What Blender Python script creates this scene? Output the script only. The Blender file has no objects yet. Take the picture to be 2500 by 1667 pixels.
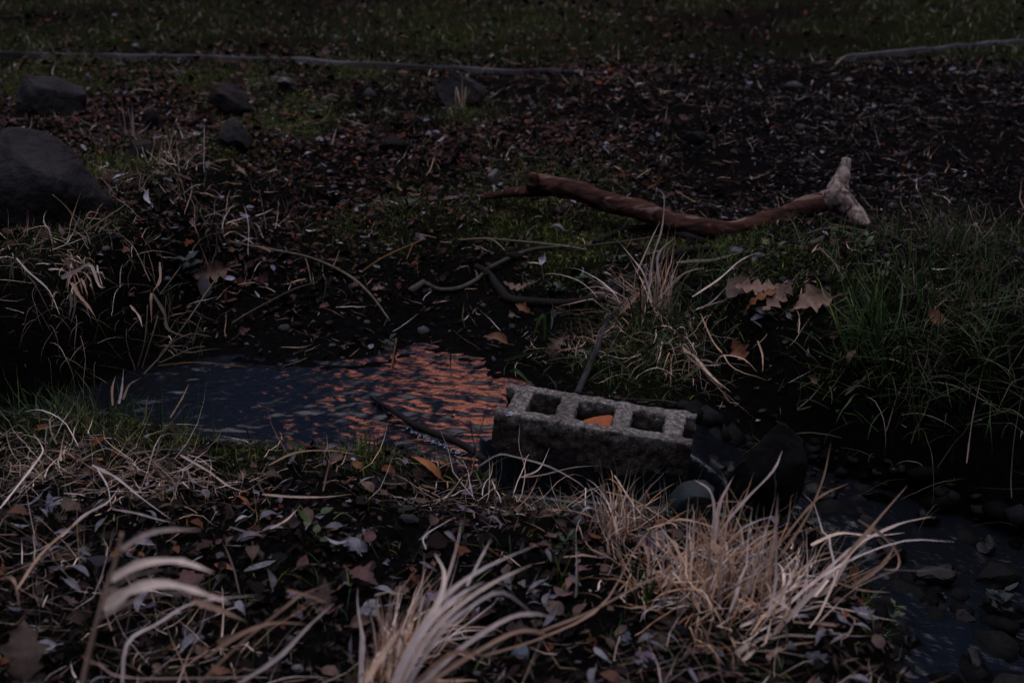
import bpy, bmesh, math, random
import numpy as np
from mathutils import Vector, Matrix, Euler, noise as mnoise

rnd = random.Random(7)
R = np.random.default_rng(11)
S = bpy.context.scene
COL = S.collection

# ------------------------------------------------------------------ camera
CAM_Z, PITCH, FPX = 1.20, math.radians(19.6), 3472.0        # focal length in pixels of the 2500 px wide photograph
cd = bpy.data.cameras.new('camera')
cam = bpy.data.objects.new('camera', cd); COL.objects.link(cam)
cam.location = (0, 0, CAM_Z)
cam.rotation_euler = (math.pi / 2 - PITCH, 0, 0)
cd.sensor_width = 36.0; cd.lens = 36.0 * FPX / 2500.0
cd.clip_start = 0.05; cd.clip_end = 900.0
cd.dof.use_dof = True; cd.dof.focus_distance = 3.0; cd.dof.aperture_fstop = 4.5
S.camera = cam

# ------------------------------------------------------------------ sky and sun (dusk, sun at the horizon beyond the far bank)
SUN_AZ, SUN_EL = math.radians(3.0), math.radians(2.0)        # azimuth clockwise from +Y
W = bpy.data.worlds.new('World'); S.world = W; W.use_nodes = True
NT = W.node_tree; NT.nodes.clear()
def wn(t, **k):
    n = NT.nodes.new(t)
    for a, b in k.items(): setattr(n, a, b)
    return n
def wmath(op, a, b=None, c=None, clamp=False):
    n = wn('ShaderNodeMath', operation=op, use_clamp=clamp)
    for i, v in enumerate((a, b, c)):
        if v is None: continue
        if isinstance(v, (int, float)): n.inputs[i].default_value = v
        else: NT.links.new(v, n.inputs[i])
    return n.outputs[0]
def wsmooth(v, a, b):
    n = wn('ShaderNodeMapRange', interpolation_type='SMOOTHSTEP')
    NT.links.new(v, n.inputs['Value']); n.inputs['From Min'].default_value = a; n.inputs['From Max'].default_value = b
    return n.outputs[0]
def wmix(f, a, b):
    n = wn('ShaderNodeMix', data_type='RGBA')
    if isinstance(f, (int, float)): n.inputs[0].default_value = f
    else: NT.links.new(f, n.inputs[0])
    for v, s in ((a, n.inputs[6]), (b, n.inputs[7])):
        if isinstance(v, tuple): s.default_value = (*v, 1)
        else: NT.links.new(v, s)
    return n.outputs[2]
tc = wn('ShaderNodeTexCoord'); sep = wn('ShaderNodeSeparateXYZ'); NT.links.new(tc.outputs['Generated'], sep.inputs[0])
az = wmath('ARCTAN2', sep.outputs[0], sep.outputs[1])
el = wmath('ARCSINE', sep.outputs[2])
ns = wn('ShaderNodeTexNoise'); ns.inputs['Scale'].default_value = 2.2; ns.inputs['Detail'].default_value = 5
NT.links.new(tc.outputs['Generated'], ns.inputs['Vector'])
nz = wmath('SUBTRACT', ns.outputs['Fac'], 0.5)
n2 = wn('ShaderNodeTexNoise'); n2.inputs['Scale'].default_value = 9.0; n2.inputs['Detail'].default_value = 4; n2.inputs['Roughness'].default_value = 0.6
mp2 = wn('ShaderNodeMapping'); mp2.inputs['Scale'].default_value = (1.0, 1.0, 1.8); NT.links.new(tc.outputs['Generated'], mp2.inputs[0]); NT.links.new(mp2.outputs[0], n2.inputs['Vector'])
brk = wsmooth(n2.outputs['Fac'], 0.40, 0.56)
azn = wmath('ADD', az, wmath('MULTIPLY', nz, 0.12))
eln = wmath('ADD', el, wmath('MULTIPLY', nz, 0.25))
sky = wn('ShaderNodeTexSky', sky_type='NISHITA'); sky.sun_disc = False
sky.sun_elevation = SUN_EL; sky.sun_rotation = SUN_AZ
bg1 = wn('ShaderNodeBackground'); NT.links.new(sky.outputs[0], bg1.inputs[0]); bg1.inputs[1].default_value = 0.03
# cloud layer: lilac overhead, an orange lit bank low on the sunset side
low = wsmooth(eln, 0.66, 1.22)
cloud = wmix(low, (0.017, 0.033, 0.085), (2.45, 2.38, 2.80))
bank = wmath('MULTIPLY', wsmooth(azn, -0.13, -0.04), wmath('SUBTRACT', 1.0, wsmooth(azn, 0.04, 0.16)))
mauve = wmath('MULTIPLY', bank, wmath('SUBTRACT', 1.0, wsmooth(eln, 0.60, 0.85)))
cloud = wmix(wmath('MULTIPLY', mauve, wmath('MULTIPLY_ADD', brk, 0.6, 0.3)), cloud, (0.50, 0.27, 0.34))
glow = wmath('MULTIPLY', bank, wmath('SUBTRACT', 1.0, wsmooth(eln, 0.34, 0.47)))
glow = wmath('MULTIPLY', glow, wmath('MULTIPLY_ADD', brk, 0.85, 0.15))
cloud = wmix(glow, cloud, (2.9, 0.94, 0.56))
bg2 = wn('ShaderNodeBackground'); NT.links.new(cloud, bg2.inputs[0]); bg2.inputs[1].default_value = 1.0
mx = wn('ShaderNodeMixShader'); mx.inputs[0].default_value = 0.94
NT.links.new(bg1.outputs[0], mx.inputs[1]); NT.links.new(bg2.outputs[0], mx.inputs[2])
out = wn('ShaderNodeOutputWorld'); NT.links.new(mx.outputs[0], out.inputs[0])
W.cycles.sampling_method = 'MANUAL'; W.cycles.sample_map_resolution = 512

sl = bpy.data.lights.new('sun', 'SUN'); sl.energy = 0.03; sl.angle = math.radians(9); sl.color = (1.0, 0.55, 0.32)
so = bpy.data.objects.new('sun', sl); COL.objects.link(so)
sdir = Vector((math.sin(SUN_AZ) * math.cos(SUN_EL), math.cos(SUN_AZ) * math.cos(SUN_EL), math.sin(SUN_EL)))
so.rotation_euler = sdir.to_track_quat('Z', 'Y').to_euler()

S.view_settings.view_transform = 'Standard'; S.view_settings.look = 'None'
S.view_settings.gamma = 1.0; S.view_settings.exposure = 0.0; S.view_settings.use_curve_mapping = False
S.render.engine = 'CYCLES'
S.cycles.use_denoising = True
S.cycles.max_bounces = 5; S.cycles.diffuse_bounces = 2; S.cycles.glossy_bounces = 3; S.cycles.transmission_bounces = 4
S.cycles.sample_clamp_indirect = 4.0

# ------------------------------------------------------------------ noise, projection, terrain
def _hash(i, j, s):
    n = (i * 374761393 + j * 668265263 + s * 974634777) & 0x7fffffff
    n = ((n ^ (n >> 13)) * 1274126177) & 0x7fffffff
    n = (n ^ (n >> 16)) & 0xffff
    return n / 65535.0
def vnoise(x, y, s=0):
    x = np.asarray(x, float); y = np.asarray(y, float)
    i = np.floor(x).astype(np.int64); j = np.floor(y).astype(np.int64)
    u = x - i; v = y - j; u = u * u * (3 - 2 * u); v = v * v * (3 - 2 * v)
    a = _hash(i, j, s); b = _hash(i + 1, j, s); c = _hash(i, j + 1, s); d = _hash(i + 1, j + 1, s)
    return (a * (1 - u) + b * u) * (1 - v) + (c * (1 - u) + d * u) * v - 0.5
def fbm(x, y, s=0, o=4):
    r = 0; a = 1.0
    for k in range(o):
        r = r + a * vnoise(x, y, s + 17 * k); x = x * 2.03 + 3.1; y = y * 2.03 - 1.7; a *= 0.5
    return r
def sstep(a, b, x):
    t = np.clip((np.asarray(x, float) - a) / (b - a), 0, 1); return t * t * (3 - 2 * t)

def ray(px, py):
    a = (px - 1250.0) / FPX; b = -(py - 833.5) / FPX
    d = np.array([a, math.cos(PITCH) + b * math.sin(PITCH), -math.sin(PITCH) + b * math.cos(PITCH)])
    return d
def at(px, py, Y):
    d = ray(px, py); t = Y / d[1]
    return Vector((d[0] * t, Y, CAM_Z + d[2] * t))

def water_z(x, y):
    x = np.asarray(x, float); y = np.asarray(y, float)
    q = 2.735 - 0.19 * (x + 0.03) - y
    front = sstep(-0.035, 0.005, q) * sstep(-0.07, 0.01, x)
    return -0.12 * np.maximum(sstep(0.34, 0.56, x), front) - 0.10 * sstep(0.55, 1.3, np.asarray(x) + 0.6 * (2.6 - np.asarray(y)))
def water_flat(x, y):
    return -0.11 * sstep(0.34, 0.60, x) - 0.10 * sstep(0.55, 1.3, np.asarray(x) + 0.6 * (2.6 - np.asarray(y)))
def march(px, py, f, off=0.0):
    d = ray(px, py); t = np.concatenate([np.linspace(0.8, 8, 3600), np.linspace(8.01, 60, 3000)])
    X, Y, Z = d[0] * t, d[1] * t, CAM_Z + d[2] * t
    g = Z - (f(X, Y) + off); k = np.argmax(g < 0)
    if g[k] >= 0: k = len(t) - 1
    if k > 0:
        q = g[k - 1] / (g[k - 1] - g[k] + 1e-12)
        return Vector((X[k-1] + (X[k]-X[k-1])*q, Y[k-1] + (Y[k]-Y[k-1])*q, Z[k-1] + (Z[k]-Z[k-1])*q))
    return Vector((X[0], Y[0], Z[0]))

FAR = [(-2200, 1010), (-900, 1010), (-300, 1012), (0, 1000), (120, 978), (240, 935), (350, 893), (560, 885), (800, 902), (930, 893), (985, 872), (1040, 858), (1100, 862),
       (1150, 895), (1230, 935), (1400, 970), (1600, 1005), (1760, 1040), (1900, 1095), (2050, 1150), (2250, 1220), (2500, 1300), (2900, 1410), (3400, 1600)]
NEAR = [(3300, 2600), (2650, 2500), (2300, 1900), (2190, 1667), (2150, 1500), (2080, 1400), (1920, 1310), (1760, 1265), (1600, 1235), (1450, 1210),
        (1330, 1180), (1200, 1150), (1050, 1132), (800, 1124), (600, 1108), (400, 1055), (200, 1030), (0, 1035), (-300, 1050), (-900, 1060), (-2200, 1060)]
POLY = np.array([march(a, b, water_flat)[:2] for a, b in FAR + NEAR])
NFAR = len(FAR)
def sdist(x, y):
    """distance to the stream outline (negative in the water) and 1 where the nearest outline is the far bank"""
    x = np.asarray(x, float); y = np.asarray(y, float)
    best = np.full(x.shape, 1e9); isf = np.zeros(x.shape); ins = np.zeros(x.shape, bool)
    n = len(POLY)
    for k in range(n):
        (ax, ay), (bx, by) = POLY[k], POLY[(k + 1) % n]
        dx, dy = bx - ax, by - ay
        t = np.clip(((x - ax) * dx + (y - ay) * dy) / (dx * dx + dy * dy), 0, 1)
        d = np.hypot(x - ax - t * dx, y - ay - t * dy)
        m = d < best; best = np.where(m, d, best); isf = np.where(m, 1.0 if k < NFAR - 1 else 0.0, isf)
        c = ((ay > y) != (by > y)); 
        with np.errstate(divide='ignore', invalid='ignore'):
            xi = ax + (y - ay) * dx / (dy if dy != 0 else 1e-12)
        ins ^= c & (x < xi)
    return np.where(ins, -best, best), isf
def H0(x, y):
    x = np.asarray(x, float); y = np.asarray(y, float)
    d, f = sdist(x, y); wz = water_z(x, y)
    dp = np.maximum(d, 0)
    # far side
    G = 0.125 + 0.042 * np.minimum(y - 3.4, 3.4) + 0.012 * np.clip(y - 6.8, 0, 60)
    left = 1 - sstep(-1.0, -0.74, x); right = sstep(0.25, 0.75, x)
    Wd = 0.75 - 0.52 * left - 0.36 * right
    G = G + 0.15 * left * (1 - sstep(3.6, 5.5, y)) + 0.095 * right * sstep(.45, .8, x) * (1 - sstep(3.3, 4.2, y))
    t = np.clip(dp / Wd, 0, 1); prof = (1 - left - right).clip(0, 1) * (t * t * (3 - 2 * t)) + (left + right).clip(0, 1) * (1 - (1 - t) ** 2.2)
    zf = wz + (G - wz) * prof
    # near side
    rr = sstep(0.35, 0.85, x)
    P = 0.062 + 0.062 * (2.65 - y).clip(0, 2.6)
    P = P - 0.092 * sstep(-0.30, 0.08, x) * sstep(2.12, 2.52, y)
    tn = np.clip(dp / (0.11 + 0.25 * rr), 0, 1)
    zn = wz + (P - wz) * (1 - (1 - tn) ** 1.8)
    z = np.where(f > 0.5, zf, zn)
    low = sstep(0.45, 0.75, x)
    bed = wz - 0.07 * sstep(0, 0.12, -d) - 0.004
    bed = bed * (1 - low) + low * (wz + 0.001 - 0.010 * sstep(0, .06, -d) + 0.046 * fbm(x * 7, y * 7, 23, 3))
    bumps = 0.030 * fbm(x * 2.1, y * 2.1, 3, 3) + 0.016 * fbm(x * 9, y * 9, 5, 3)
    amp = sstep(0, 0.15, dp)
    z = np.where(d > 0, z + bumps * amp + 0.006 * fbm(x * 33, y * 33, 9, 2) * sstep(0, .04, dp), bed + 0.012 * fbm(x * 11, y * 11, 21, 3) * sstep(.02, .1, -d))
    # ledge of soil held up by the edging boards
    z = z + 0.10 * fbm(x * 0.35, y * 0.35, 31, 2) * sstep(5.0, 9.0, y)
    return z
def ground_at(px, py, off=0.0): return march(px, py, H0, off)
def hz(x, y): return float(H0(np.array([x]), np.array([y]))[0])
def hnormal(x, y, e=0.03):
    return Vector((hz(x - e, y) - hz(x + e, y), hz(x, y - e) - hz(x, y + e), 2 * e)).normalized()

# ------------------------------------------------------------------ materials
def mat(name, col=(0.5, 0.5, 0.5), rough=0.8, attr=False, vary=0.0, nscale=40.0, col2=None, bump=0.0, bscale=60.0, spec=0.3, objrand=0.0, translucent=0.0, coat=0.0):
    m = bpy.data.materials.new(name); m.use_nodes = True
    nt = m.node_tree; b = nt.nodes['Principled BSDF']
    b.inputs['Roughness'].default_value = rough
    b.inputs['Specular IOR Level'].default_value = spec
    if coat: b.inputs['Coat Weight'].default_value = coat; b.inputs['Coat Roughness'].default_value = 0.25
    tco = nt.nodes.new('ShaderNodeTexCoord')
    if attr:
        a = nt.nodes.new('ShaderNodeAttribute'); a.attribute_name = 'tint'; csock = a.outputs['Color']
    else:
        rgb = nt.nodes.new('ShaderNodeRGB'); rgb.outputs[0].default_value = (*col, 1); csock = rgb.outputs[0]
    if col2 is not None or vary:
        n = nt.nodes.new('ShaderNodeTexNoise'); n.inputs['Scale'].default_value = nscale; n.inputs['Detail'].default_value = 6; n.inputs['Roughness'].default_value = 0.65
        nt.links.new(tco.outputs['Object'], n.inputs['Vector'])
        r = nt.nodes.new('ShaderNodeMapRange'); r.inputs['From Min'].default_value = 0.36; r.inputs['From Max'].default_value = 0.64
        nt.links.new(n.outputs['Fac'], r.inputs['Value'])
        mxn = nt.nodes.new('ShaderNodeMix'); mxn.data_type = 'RGBA'
        nt.links.new(r.outputs[0], mxn.inputs[0]); nt.links.new(csock, mxn.inputs[6])
        if col2 is not None: mxn.inputs[7].default_value = (*col2, 1)
        else:
            ml = nt.nodes.new('ShaderNodeMix'); ml.data_type = 'RGBA'; ml.blend_type = 'MULTIPLY'; ml.inputs[0].default_value = 1
            nt.links.new(csock, ml.inputs[6]); ml.inputs[7].default_value = (1 - vary,) * 3 + (1,)
            nt.links.new(ml.outputs[2], mxn.inputs[7])
        csock = mxn.outputs[2]
    if objrand:
        oi = nt.nodes.new('ShaderNodeObjectInfo')
        r = nt.nodes.new('ShaderNodeMapRange'); r.inputs['To Min'].default_value = 1 - objrand; r.inputs['To Max'].default_value = 1 + objrand
        nt.links.new(oi.outputs['Random'], r.inputs['Value'])
        hs = nt.nodes.new('ShaderNodeHueSaturation'); nt.links.new(r.outputs[0], hs.inputs['Value']); nt.links.new(csock, hs.inputs['Color'])
        csock = hs.outputs[0]
    nt.links.new(csock, b.inputs['Base Color'])
    if bump:
        n = nt.nodes.new('ShaderNodeTexNoise'); n.inputs['Scale'].default_value = bscale; n.inputs['Detail'].default_value = 5
        nt.links.new(tco.outputs['Object'], n.inputs['Vector'])
        bp = nt.nodes.new('ShaderNodeBump'); bp.inputs['Strength'].default_value = 0.6; bp.inputs['Distance'].default_value = bump
        nt.links.new(n.outputs['Fac'], bp.inputs['Height']); nt.links.new(bp.outputs[0], b.inputs['Normal'])
    if translucent:
        tr = nt.nodes.new('ShaderNodeBsdfTranslucent'); nt.links.new(csock, tr.inputs['Color'])
        ms = nt.nodes.new('ShaderNodeMixShader'); ms.inputs[0].default_value = translucent
        nt.links.new(b.outputs[0], ms.inputs[1]); nt.links.new(tr.outputs[0], ms.inputs[2])
        nt.links.new(ms.outputs[0], nt.nodes['Material Output'].inputs[0])
    return m

M = {}
M['litter'] = mat('litter', attr=True, vary=0.55, nscale=90, rough=0.8, spec=0.05)
M['blade'] = mat('grass_blade', attr=True, vary=0.25, nscale=70, rough=0.6, spec=0.25, translucent=0.2)
M['rock_grey'] = mat('grey_stone', (0.023, 0.0215, 0.024), 0.85, col2=(0.0085, 0.0058, 0.0056), nscale=5, bump=0.02, bscale=38, spec=0.15)
M['rock_brown'] = mat('brown_stone', (0.020, 0.0145, 0.015), 0.85, col2=(0.006, 0.0046, 0.005), nscale=12, bump=0.012, bscale=60, spec=0.15)
M['rock_dark'] = mat('dark_wet_stone', (0.0045, 0.004, 0.0045), 0.7, col2=(0.0015, 0.0015, 0.0016), nscale=14, bump=0.006, bscale=50, spec=0.08)
M['rock_pale'] = mat('pale_stone', (0.10, 0.094, 0.097), 0.85, col2=(0.04, 0.037, 0.038), nscale=25, bump=0.003, spec=0.2)
M['rock_blue'] = mat('blue_grey_stone', (0.11, 0.14, 0.17), 0.8, col2=(0.06, 0.075, 0.09), nscale=20, bump=0.002, spec=0.2)
M['rock_teal'] = mat('teal_grey_stone', (0.010, 0.016, 0.018), 0.7, col2=(0.005, 0.008, 0.009), nscale=20, bump=0.002, spec=0.2)
M['twig_dark'] = mat('dark_twig_bark', (0.009, 0.0065, 0.006), 0.85, col2=(0.004, 0.003, 0.003), nscale=30, bump=0.003, spec=0.15)
M['twig_grey'] = mat('grey_twig_bark', (0.06, 0.048, 0.042), 0.85, col2=(0.024, 0.019, 0.017), nscale=30, bump=0.002, spec=0.2)
M['twig_tan'] = mat('tan_twig_bark', (0.12, 0.095, 0.062), 0.75, col2=(0.06, 0.045, 0.03), nscale=40, bump=0.001, spec=0.2)
M['twig_orange'] = mat('orange_twig_bark', (0.13, 0.06, 0.02), 0.7, col2=(0.07, 0.035, 0.013), nscale=40, bump=0.001, spec=0.2)
M['wood_pale'] = mat('stripped_pale_wood', (0.24, 0.19, 0.17), 0.8, col2=(0.10, 0.07, 0.065), nscale=22, bump=0.003, bscale=40, spec=0.2)
LEAFCOL = {'tan': (0.155, 0.092, 0.066), 'rust': (0.132, 0.052, 0.025), 'orange': (0.189, 0.071, 0.021), 'brown': (0.075, 0.043, 0.030), 'lilac': (0.130, 0.118, 0.139), 'maroon': (0.116, 0.050, 0.047),
           'pale': (0.218, 0.210, 0.235), 'green': (0.022, 0.043, 0.015), 'olive': (0.080, 0.080, 0.025), 'grey': (0.085, 0.077, 0.083), 'dark': (0.025, 0.018, 0.015), 'white': (0.310, 0.310, 0.330)}
for k, c in LEAFCOL.items():
    M['leaf_' + k] = mat(k + '_leaf', c, 0.7, vary=0.5, nscale=55, bump=0.0012, bscale=90, spec=0.25, objrand=0.42)

def mat_ground():
    m = bpy.data.materials.new('soil'); m.use_nodes = True; nt = m.node_tree; b = nt.nodes['Principled BSDF']
    b.inputs['Roughness'].default_value = 0.9; b.inputs['Specular IOR Level'].default_value = 0.02
    tco = nt.nodes.new('ShaderNodeTexCoord')
    n1 = nt.nodes.new('ShaderNodeTexNoise'); n1.inputs['Scale'].default_value = 60; n1.inputs['Detail'].default_value = 8; n1.inputs['Roughness'].default_value = .75
    n2 = nt.nodes.new('ShaderNodeTexNoise'); n2.inputs['Scale'].default_value = 3.2; n2.inputs['Detail'].default_value = 4
    for n in (n1, n2): nt.links.new(tco.outputs['Object'], n.inputs['Vector'])
    r1 = nt.nodes.new('ShaderNodeValToRGB'); e = r1.color_ramp.elements
    e[0].position = .36; e[0].color = (0.0005, 0.00045, 0.0005, 1); e[1].position = .70; e[1].color = (0.0042, 0.0034, 0.0036, 1)
    nt.links.new(n1.outputs['Fac'], r1.inputs[0])
    mx = nt.nodes.new('ShaderNodeMix'); mx.data_type = 'RGBA'
    at_ = nt.nodes.new('ShaderNodeAttribute'); at_.attribute_name = 'moss'
    r2 = nt.nodes.new('ShaderNodeMath'); r2.operation = 'MULTIPLY'; nt.links.new(at_.outputs['Fac'], r2.inputs[0])
    r3 = nt.nodes.new('ShaderNodeMapRange'); r3.inputs['From Min'].default_value = .35; r3.inputs['From Max'].default_value = .6
    nt.links.new(n1.outputs['Fac'], r3.inputs['Value']); nt.links.new(r3.outputs[0], r2.inputs[1])
    nt.links.new(r2.outputs[0], mx.inputs[0]); nt.links.new(r1.outputs[0], mx.inputs[6]); mx.inputs[7].default_value = (0.014, 0.020, 0.003, 1)
    nt.links.new(mx.outputs[2], b.inputs['Base Color'])
    bp = nt.nodes.new('ShaderNodeBump'); bp.inputs['Strength'].default_value = 0.8; bp.inputs['Distance'].default_value = 0.012
    nt.links.new(n1.outputs['Fac'], bp.inputs['Height']); nt.links.new(bp.outputs[0], b.inputs['Normal'])
    return m
M['soil'] = mat_ground()

def mat_water():
    m = bpy.data.materials.new('stream_water'); m.use_nodes = True; nt = m.node_tree; b = nt.nodes['Principled BSDF']
    b.inputs['Base Color'].default_value = (0.004, 0.005, 0.007, 1); b.inputs['Roughness'].default_value = 0.03; b.inputs['IOR'].default_value = 1.333
    tco = nt.nodes.new('ShaderNodeTexCoord'); mp = nt.nodes.new('ShaderNodeMapping'); mp.inputs['Scale'].default_value = (45, 95, 45); mp.inputs['Rotation'].default_value = (0, 0, 0.25)
    nt.links.new(tco.outputs['Object'], mp.inputs['Vector'])
    n = nt.nodes.new('ShaderNodeTexNoise'); n.inputs['Scale'].default_value = 1.0; n.inputs['Detail'].default_value = 3; n.inputs['Distortion'].default_value = 0.6
    nt.links.new(mp.outputs[0], n.inputs['Vector'])
    bp = nt.nodes.new('ShaderNodeBump'); bp.inputs['Strength'].default_value = 0.5; bp.inputs['Distance'].default_value = 0.0024
    nt.links.new(n.outputs['Fac'], bp.inputs['Height']); nt.links.new(bp.outputs[0], b.inputs['Normal'])
    return m
M['water'] = mat_water()

def mat_concrete():
    m = bpy.data.materials.new('weathered_concrete'); m.use_nodes = True; nt = m.node_tree; b = nt.nodes['Principled BSDF']
    b.inputs['Roughness'].default_value = 0.9; b.inputs['Specular IOR Level'].default_value = 0.2
    tco = nt.nodes.new('ShaderNodeTexCoord')
    def noise(s, d=6, r=.6):
        n = nt.nodes.new('ShaderNodeTexNoise'); n.inputs['Scale'].default_value = s; n.inputs['Detail'].default_value = d; n.inputs['Roughness'].default_value = r
        nt.links.new(tco.outputs['Object'], n.inputs['Vector']); return n.outputs['Fac']
    def ramp(f, *st):
        r = nt.nodes.new('ShaderNodeValToRGB'); e = r.color_ramp.elements
        while len(e) < len(st): e.new(0.5)
        for q, (p, c) in zip(e, st): q.position = p; q.color = (*c, 1)
        nt.links.new(f, r.inputs[0]); return r.outputs[0]
    base = ramp(noise(95, 5, .85), (.36, (0.026, 0.022, 0.020)), (.50, (0.100, 0.088, 0.081)), (.62, (0.25, 0.228, 0.212)))
    v = nt.nodes.new('ShaderNodeTexVoronoi'); v.inputs['Scale'].default_value = 110; nt.links.new(tco.outputs['Object'], v.inputs['Vector'])
    spk = ramp(v.outputs['Distance'], (.0, (1, 1, 1)), (.16, (1, 1, 1)), (.24, (0, 0, 0)))
    sel = ramp(v.outputs['Color'], (.78, (0, 0, 0)), (.84, (1, 1, 1)))
    def mix(f, a, c, bl='MIX', fac=None):
        x = nt.nodes.new('ShaderNodeMix'); x.data_type = 'RGBA'; x.blend_type = bl
        if f is not None: nt.links.new(f, x.inputs[0])
        else: x.inputs[0].default_value = fac
        for q, s in ((a, x.inputs[6]), (c, x.inputs[7])):
            if isinstance(q, tuple): s.default_value = (*q, 1)
            else: nt.links.new(q, s)
        return x.outputs[2]
    spm = mix(None, spk, sel, 'MULTIPLY', 1.0)
    base = mix(spm, base, (0.42, 0.41, 0.39))
    # damp grime below a ragged line, set high to paint the cells' shade too
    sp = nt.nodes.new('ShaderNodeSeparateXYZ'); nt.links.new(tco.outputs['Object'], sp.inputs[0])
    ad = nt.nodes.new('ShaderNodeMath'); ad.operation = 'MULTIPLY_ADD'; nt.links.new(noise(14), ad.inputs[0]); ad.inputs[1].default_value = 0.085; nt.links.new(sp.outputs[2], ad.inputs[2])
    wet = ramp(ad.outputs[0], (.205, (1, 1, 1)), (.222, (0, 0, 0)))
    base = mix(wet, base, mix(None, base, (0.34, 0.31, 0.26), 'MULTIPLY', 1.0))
    blot = ramp(noise(9, 3), (.46, (0, 0, 0)), (.60, (1, 1, 1)))
    base = mix(blot, base, mix(None, base, (0.55, 0.52, 0.50), 'MULTIPLY', 1.0))
    nt.links.new(base, b.inputs['Base Color'])
    bp = nt.nodes.new('ShaderNodeBump'); bp.inputs['Strength'].default_value = 0.9; bp.inputs['Distance'].default_value = 0.004
    nt.links.new(noise(150, 5, .7), bp.inputs['Height']); nt.links.new(bp.outputs[0], b.inputs['Normal'])
    return m
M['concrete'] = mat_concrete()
M['lichen'] = mat('lichen_crust', (0.30, 0.33, 0.38), .9, vary=.5, nscale=80, spec=.1)

def mat_fork():
    m = mat('stripped_fork_wood', (0.29, 0.235, 0.205), .85, col2=(0.13, 0.095, 0.085), nscale=16, bump=.006, bscale=55, spec=.1); nt = m.node_tree; b = nt.nodes['Principled BSDF']
    tco = nt.nodes.new('ShaderNodeTexCoord'); mp = nt.nodes.new('ShaderNodeMapping'); mp.inputs['Scale'].default_value = (70, 70, 14); nt.links.new(tco.outputs['Object'], mp.inputs[0])
    n = nt.nodes.new('ShaderNodeTexNoise'); n.inputs['Scale'].default_value = 1; n.inputs['Detail'].default_value = 7; n.inputs['Roughness'].default_value = .75; nt.links.new(mp.outputs[0], n.inputs['Vector'])
    r = nt.nodes.new('ShaderNodeValToRGB'); e = r.color_ramp.elements; e[0].position = .40; e[0].color = (.25, .19, .17, 1); e[1].position = .54; e[1].color = (1, 1, 1, 1); nt.links.new(n.outputs['Fac'], r.inputs[0])
    mx = nt.nodes.new('ShaderNodeMix'); mx.data_type = 'RGBA'; mx.blend_type = 'MULTIPLY'; mx.inputs[0].default_value = 1
    src = b.inputs['Base Color'].links[0].from_socket; nt.links.new(src, mx.inputs[6]); nt.links.new(r.outputs[0], mx.inputs[7]); nt.links.new(mx.outputs[2], b.inputs['Base Color'])
    return m
M['fork_wood'] = mat_fork()
def mat_log():
    m = bpy.data.materials.new('peeling_bark'); m.use_nodes = True; nt = m.node_tree; b = nt.nodes['Principled BSDF']
    b.inputs['Roughness'].default_value = 0.85; b.inputs['Specular IOR Level'].default_value = 0.15
    tco = nt.nodes.new('ShaderNodeTexCoord'); mp = nt.nodes.new('ShaderNodeMapping'); mp.inputs['Scale'].default_value = (9, 34, 34)
    nt.links.new(tco.outputs['Object'], mp.inputs['Vector'])
    n = nt.nodes.new('ShaderNodeTexNoise'); n.inputs['Scale'].default_value = 1.0; n.inputs['Detail'].default_value = 9; n.inputs['Roughness'].default_value = .68; n.inputs['Distortion'].default_value = .5; nt.links.new(mp.outputs[0], n.inputs['Vector'])
    r = nt.nodes.new('ShaderNodeValToRGB'); e = r.color_ramp.elements; e.new(.5); e.new(.5)
    for q, (p, c) in zip(e, ((.38, (0.006, 0.0028, 0.0022)), (.47, (0.034, 0.012, 0.008)), (.55, (0.060, 0.022, 0.014)), (.585, (0.13, 0.088, 0.072)))): q.position = p; q.color = (*c, 1)
    nt.links.new(n.outputs['Fac'], r.inputs[0]); nt.links.new(r.outputs[0], b.inputs['Base Color'])
    bp = nt.nodes.new('ShaderNodeBump'); bp.inputs['Strength'].default_value = 0.8; bp.inputs['Distance'].default_value = 0.014
    nt.links.new(n.outputs['Fac'], bp.inputs['Height']); nt.links.new(bp.outputs[0], b.inputs['Normal'])
    return m
M['log'] = mat_log()

# ------------------------------------------------------------------ object helpers
def tag(o, label=None, cat=None, group=None, kind=None):
    for k, v in (('label', label), ('category', cat), ('group', group), ('kind', kind)):
        if v: o[k] = v
    return o
def link(name, me, m, parent=None):
    o = bpy.data.objects.new(name, me); COL.objects.link(o)
    if m is not None and len(me.materials) == 0: me.materials.append(m)
    if parent is not None: o.parent = parent
    return o
def empty(name, loc, label, cat, group=None):
    o = bpy.data.objects.new(name, None); COL.objects.link(o); o.location = loc; o.empty_display_size = 0.05
    return tag(o, label, cat, group)
def mesh_np(name, V, F, tint=None, smooth=True):
    """V (n,3), F (m,3 or 4) uniform face size"""
    V = np.asarray(V, np.float32); F = np.asarray(F, np.int32)
    me = bpy.data.meshes.new(name); n, m, k = len(V), len(F), F.shape[1]
    me.vertices.add(n); me.vertices.foreach_set('co', V.ravel())
    me.loops.add(m * k); me.loops.foreach_set('vertex_index', F.ravel())
    me.polygons.add(m); me.polygons.foreach_set('loop_start', np.arange(0, m * k, k, dtype=np.int32))
    if smooth: me.polygons.foreach_set('use_smooth', np.ones(m, bool))
    me.update(calc_edges=True)
    if tint is not None:
        a = me.attributes.new('tint', 'FLOAT_COLOR', 'POINT')
        t = np.ones((n, 4), np.float32); t[:, :3] = tint; a.data.foreach_set('color', t.ravel())
    return me
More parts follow.
